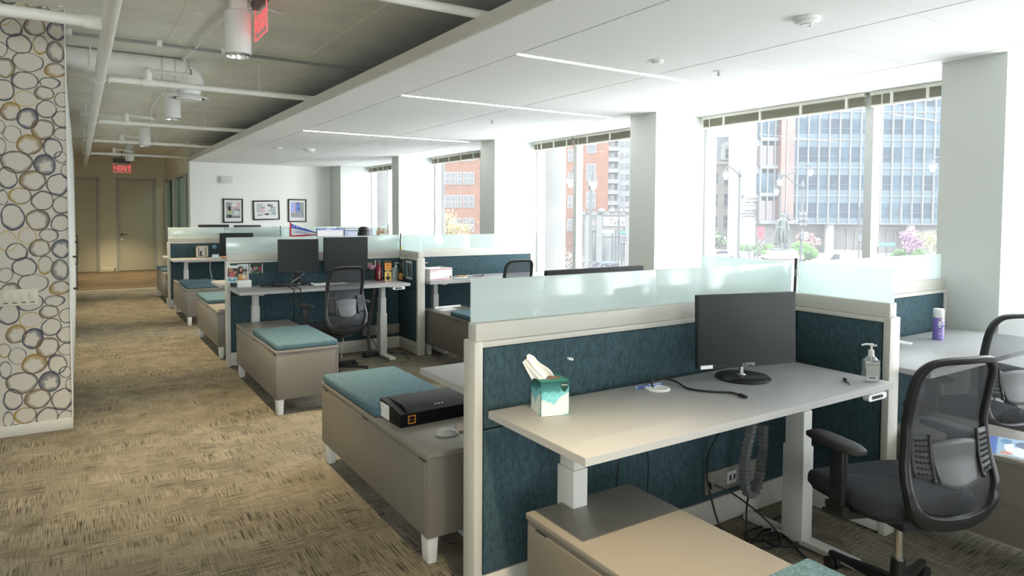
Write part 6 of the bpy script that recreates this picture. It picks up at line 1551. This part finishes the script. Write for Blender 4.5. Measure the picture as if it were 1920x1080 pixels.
# traffic signals, signs
def signal(lb, px, D, items, top, arm=None):
    k = 1261.0 / D; zz = lambda py: 1.5 - (py - (400.2 + (px - 960) * .0056)) / k - GZ
    r = ething('traffic_signal', lb, 'traffic light', (px - 960) / k, D, GZ, 'traffic signals on the square')
    MB().cyl((0, 0, 0), (0, 0, zz(top)), .07, n=10).build('pole', SIGG, r)
    for (dx0, dx1, ya, yb, lit) in items:
        o = MB().box(dx0 / k, dx1 / k, -.28, -.08, zz(yb), zz(ya), .03).build('signal_head', SIGG, r)
        if lit:
            b = MB(); zc_ = zz(ya + (yb - ya) * .22); b.cyl(((dx0 + dx1) / 2 / k, -.31, zc_), ((dx0 + dx1) / 2 / k, -.28, zc_), .14, n=12); b.build('lit_lens', mat('signal_red_lamp', (0.273, 0.017, 0.017), .4, emit=(1, .08, .06), estr=2.0), o)
        b = MB()
        for q in range(3):
            zc_ = zz(ya + (yb - ya) * (.2 + .3 * q)); b.cyl(((dx0 + dx1) / 2 / k, -.36, zc_ + .1), ((dx0 + dx1) / 2 / k, -.28, zc_ + .1), .15, n=10)
        b.build('visors', mat('signal_grey', (0.054, 0.058, 0.062), .5), o)
    if arm: MB().cyl((arm[0] / k, 0, zz(arm[2])), (arm[1] / k, 0, zz(arm[3])), .07, n=8).build('mast_arm', mat('galvanised', (0.136, 0.143, 0.147), .4), r)
signal('double traffic signal on a pole beside the statue with a mast arm', 1502, 58, [(-6, 0, 397, 428, False), (.5, 9, 397, 428, False), (-5, 4, 437, 451, False)], 392, (-24, 14, 417, 412))
signal('traffic signal with red light lit just behind the statue head', 1478, 72, [(-5, 2, 396, 414, True)], 395)
signal('traffic signal half hidden behind the statue cloak', 1456, 72, [(-3, 5, 413, 429, False)], 411)
signal('slim pedestrian signal in front of the tower entrance', 1611, 70, [(-3, 2, 442, 455, False)], 388)
signal('traffic signal under the shop sign in the middle window', 1160, 48, [(3, 9, 443, 458, False), (9.5, 13, 443, 458, False)], 383)
signal('traffic signal with red light in front of the brick building', 1111, 60, [(-2, 4, 411, 436, True)], 404)
def street_sign(lb, px, py, D, w_, h_, txt=None):
    k = 1261.0 / D; r = ething('street_sign', lb, 'street sign', (px - 960) / k, D, GZ, 'green street signs')
    z = 1.5 - (py - (400.2 + (px - 960) * .0056)) / k - GZ
    MB().cyl((0, .06, 0), (0, .06, z + .2), .05, n=8).build('pole', SIGG, r)
    MB().box(-w_ / 2, w_ / 2, -.02, .02, z - h_ / 2, z + h_ / 2, .01).build('blade', mat('sign_green', (0.003, 0.085, 0.062), .5), r)
    if txt: text('lettering', txt, h_ * .62, WFRM, r, (0, -.03, z - h_ * .22), ext=.005, align='CENTER', sx=.85)
street_sign('green street name sign below the pink blossom tree', 1664, 459, 60, 1.4, .34, 'rket St')
street_sign('green street name sign beside the shop front signal', 1166, 436, 48, .62, .22)

# vehicles
def car(lb, px, D, L, W_, Hh, col, rz, van=False, grp='vehicles on the street'):
    k = 1261.0 / D; r = ething('van' if van else 'car', lb, 'van' if van else 'car', (px - 960) / k, D, GZ, grp, rz)
    m_ = mat('car_paint_%d' % (int(col[0] * 97)), col, .3, coat=.5)
    b = MB()
    if van: prof_ = [(-L / 2, .35), (L / 2, .35), (L / 2, .9), (L / 2 - .35, 1.15), (L / 2 - .95, Hh - .1), (L / 2 - 1.4, Hh), (-L / 2 + .1, Hh), (-L / 2, Hh - .2)]
    else: prof_ = [(-L / 2, .35), (L / 2, .35), (L / 2, .68), (L / 2 - .3, .82), (L / 2 - 1.2, .92), (L / 2 - 1.9, Hh - .05), (L / 2 - 2.3, Hh), (-L / 2 + .9, Hh), (-L / 2 + .25, .98), (-L / 2, .92)]
    b.prism(prof_, 1, -W_ / 2, W_ / 2); b.build('body', m_, r, angle=25)
    b = MB()
    if van:
        for s_ in (-1, 1): b.prism([(L / 2 - 1.05, 1.2), (L / 2 - .62, 1.2), (L / 2 - 1.15, Hh - .35), (L / 2 - 1.8, Hh - .35), (L / 2 - 1.8, 1.2)], 1, s_ * W_ / 2, s_ * (W_ / 2 + .012))
        b.prism([(L / 2 - .33, 1.2), (L / 2 - .9, Hh - .18), (L / 2 - .92, Hh - .18), (L / 2 - .36, 1.2)], 1, -W_ / 2 + .12, W_ / 2 - .12)
    else:
        for s_ in (-1, 1): b.prism([(L / 2 - 1.3, .95), (L / 2 - 1.95, Hh - .1), (-L / 2 + .95, Hh - .1), (-L / 2 + .5, .97)], 1, s_ * W_ / 2, s_ * (W_ / 2 + .012))
        b.prism([(-L / 2 + .30, 1.0), (-L / 2 + .85, Hh - .08), (-L / 2 + .82, Hh - .06), (-L / 2 + .26, 1.0)], 1, -W_ / 2 + .15, W_ / 2 - .15)
    b.build('windows', WDRK, r)
    for x in (-L * .30, L * .30):
        for s_ in (-1, 1): MB().cyl((x, s_ * (W_ / 2 - .2), .34), (x, s_ * (W_ / 2 + .01), .34), .34, n=18).build('wheel', SIGG, r)
    b = MB()
    for s_ in (-1, 1): b.box(-L / 2 - .02, -L / 2 + .05, s_ * W_ * .32 - .22, s_ * W_ * .32 + .22, .72, .88, .01)
    b.build('tail_light', mat('tail_red', (0.171, 0.010, 0.010), .3), r)
    MB().box(-L / 2 - .025, -L / 2, -.25, .25, .55, .68).build('number_plate', WFRM, r)
car('silver car seen from behind by the bare grey tree', 1403, 92, 4.6, 1.85, 1.5, (.30, .31, .33), math.radians(62))
car('white car in front of the stone townhouse', 1350, 96, 4.6, 1.85, 1.5, (.62, .62, .62), math.radians(30))
car('white van parked before the tower entrance', 1588, 80, 5.9, 2.0, 2.3, (.66, .67, .70), math.radians(176), True)
car('dark car in the middle window by the shop front', 1148, 70, 4.5, 1.8, 1.5, (.05, .07, .12), math.radians(10))

# planting
def shrub(lb, px, D, py, w_, h_, m_=None, grp='round green hedges', seed=0):
    k = 1261.0 / D; rg = random.Random(seed); r = ething('hedge_shrub', lb, 'shrub', (px - 960) / k, D, GZ, grp); b = MB()
    for q in range(26):
        a, e = rg.uniform(0, 6.28), rg.uniform(0, 1); b.ball((w_ / 2 * e * math.cos(a), .6 * e * math.sin(a), h_ * rg.uniform(.25, .85) * (1.1 - .4 * e)), h_ * rg.uniform(.16, .26), n=7)
    bmesh.ops.recalc_face_normals(b.bm, faces=b.bm.faces[:]); b.build('foliage', m_ or GRASS, r, angle=20)
for i, (px, D, w_, h_, lb) in enumerate(((1402, 104, 2.6, 2.0, 'pale round hedge below the lettered white building'), (1418, 104, 2.6, 2.0, 'pale round hedge between the lettered building and the bright hedge'), (1437, 98, 3.6, 2.3, 'bright green hedge behind the bare grey tree'), (1447, 92, 2.8, 2.2, 'bright green hedge touching the statue pedestal'), (1500, 90, 4.4, 2.8, 'bright green hedge behind the double traffic signal pole'), (1700, 98, 5.2, 2.0, 'low hedge below the pink blossom tree'), (1720, 97, 3.0, 1.8, 'low hedge between the pink tree and pale bare tree'))):
    shrub(lb, px, D, 0, w_, h_, seed=i)
def tree(lb, px, D, Hh, spread, seed, trunk, leaf=None, nleaf=0, lsize=.12, name='bare_tree', cat='tree', grp='trees on the square', base=.36, low=.25, lz=0.0):
    k = 1261.0 / D; rg = random.Random(seed); r = ething(name, lb, cat, (px - 960) / k, D, GZ, grp); b = MB(); tips = []
    def grow(p, d, ln, rad, lv):
        q = p + d * ln * .5 + Vector((rg.uniform(-1, 1), rg.uniform(-1, 1), 0)) * ln * .05; e = q + (d + Vector((rg.uniform(-.15, .15), rg.uniform(-.15, .15), .1))).normalized() * ln * .5
        b.tube([p, q, e], [rad, rad * .85, rad * .7], 5)
        tips.extend([q, e] if lv < 2 else [e])
        if lv == 0: return
        for c in range(3 if lv > 1 else 4):
            a = rg.uniform(0, 6.28); s_ = rg.uniform(.35, .75) * spread
            nd = (d + Vector((math.cos(a) * s_, math.sin(a) * s_, rg.uniform(-.05, .25)))).normalized()
            grow(e if c else q, nd, ln * rg.uniform(.55, .78), rad * .58, lv - 1)
    grow(Vector((0, 0, 0)), Vector((0, 0, 1)), Hh * low, base * Hh * .05, 5)
    b.build('branches', mat(*trunk), r, angle=60)
    if leaf and nleaf:
        b = MB()
        for q in range(nleaf):
            t = rg.choice(tips) + Vector((rg.gauss(0, .25), rg.gauss(0, .25), rg.gauss(0, .2))); n_ = Vector((rg.uniform(-1, 1), rg.uniform(-1, 1), rg.uniform(-1, 1))).normalized(); a = n_.orthogonal() * lsize; c = n_.cross(a.normalized()) * lsize
            b.poly([t + a, t + c, t - a, t - c])
        o = b.build('blossom', mat(*leaf), r, recalc=False); o['kind'] = 'stuff'
GB = ('grey_bark', (.09, .08, .075), .9); DB = ('dark_bark', (.045, .036, .034), .9)
tree('pink blossoming tree in front of the tower base', 1705, 95, 6.6, 1.15, 5, DB, ('pink_blossom', (.27, .14, .225), .8), 2600, .16, 'blossom_tree')
tree('small pink and green tree behind the traffic signal', 1512, 98, 5.6, 1.05, 6, DB, ('coral_blossom', (.26, .165, .14), .8), 900, .15, 'blossom_tree')
tree('bare grey tree between the statue and silver car', 1415, 66, 7.2, .9, 7, GB)
tree('pale bare tree next to the pink blossom tree', 1752, 84, 6.6, 1.0, 8, ('pale_bark', (.34, .30, .25), .9), ('pale_bud', (.2, .21, .1), .8), 700, .10)
tree('yellow-budding tree in front of the brick building', 862, 44, 9.5, 1.0, 9, GB, ('yellow_bud', (.30, .24, .08), .8), 2600, .065, 'budding_tree')
tree('bare tree before the shop front with pale buds', 1104, 30, 7.0, .85, 12, DB, ('white_bud', (.28, .26, .2), .8), 700, .035)
tree('bare tree behind the farther pane of the middle window', 1052, 32, 7.5, .85, 13, DB, ('white_bud2', (.28, .26, .2), .8), 500, .035)
tree('green-tinged tree at the foot of the stone townhouse', 1350, 100, 5.5, 1.0, 14, GB, ('sage_leaf', (.08, .11, .06), .8), 900, .2, 'budding_tree')
tree('yellow-green young tree half hidden behind the window column', 1776, 88, 9.0, .9, 15, GB, ('lime_leaf', (.16, .20, .04), .8), 1400, .16, 'budding_tree')
tree('bare tree between shop front and apartment block', 1166, 110, 12, .9, 16, GB)
# pavement island and red notices
struct(MB().box(20, 75, 74, 113, GZ, GZ + .12).build('ground', PAVE, rotz=RZ))
r = ething('poster_stand', 'red poster stand between the signal pole and the tower', 'poster', (1519 - 960) / (1261 / 104.), 104)
MB().box(-.55, .55, 0, .12, .3, 3.6, .03).build('poster_board', mat('poster_red', (0.188, 0.028, 0.048), .6), r)
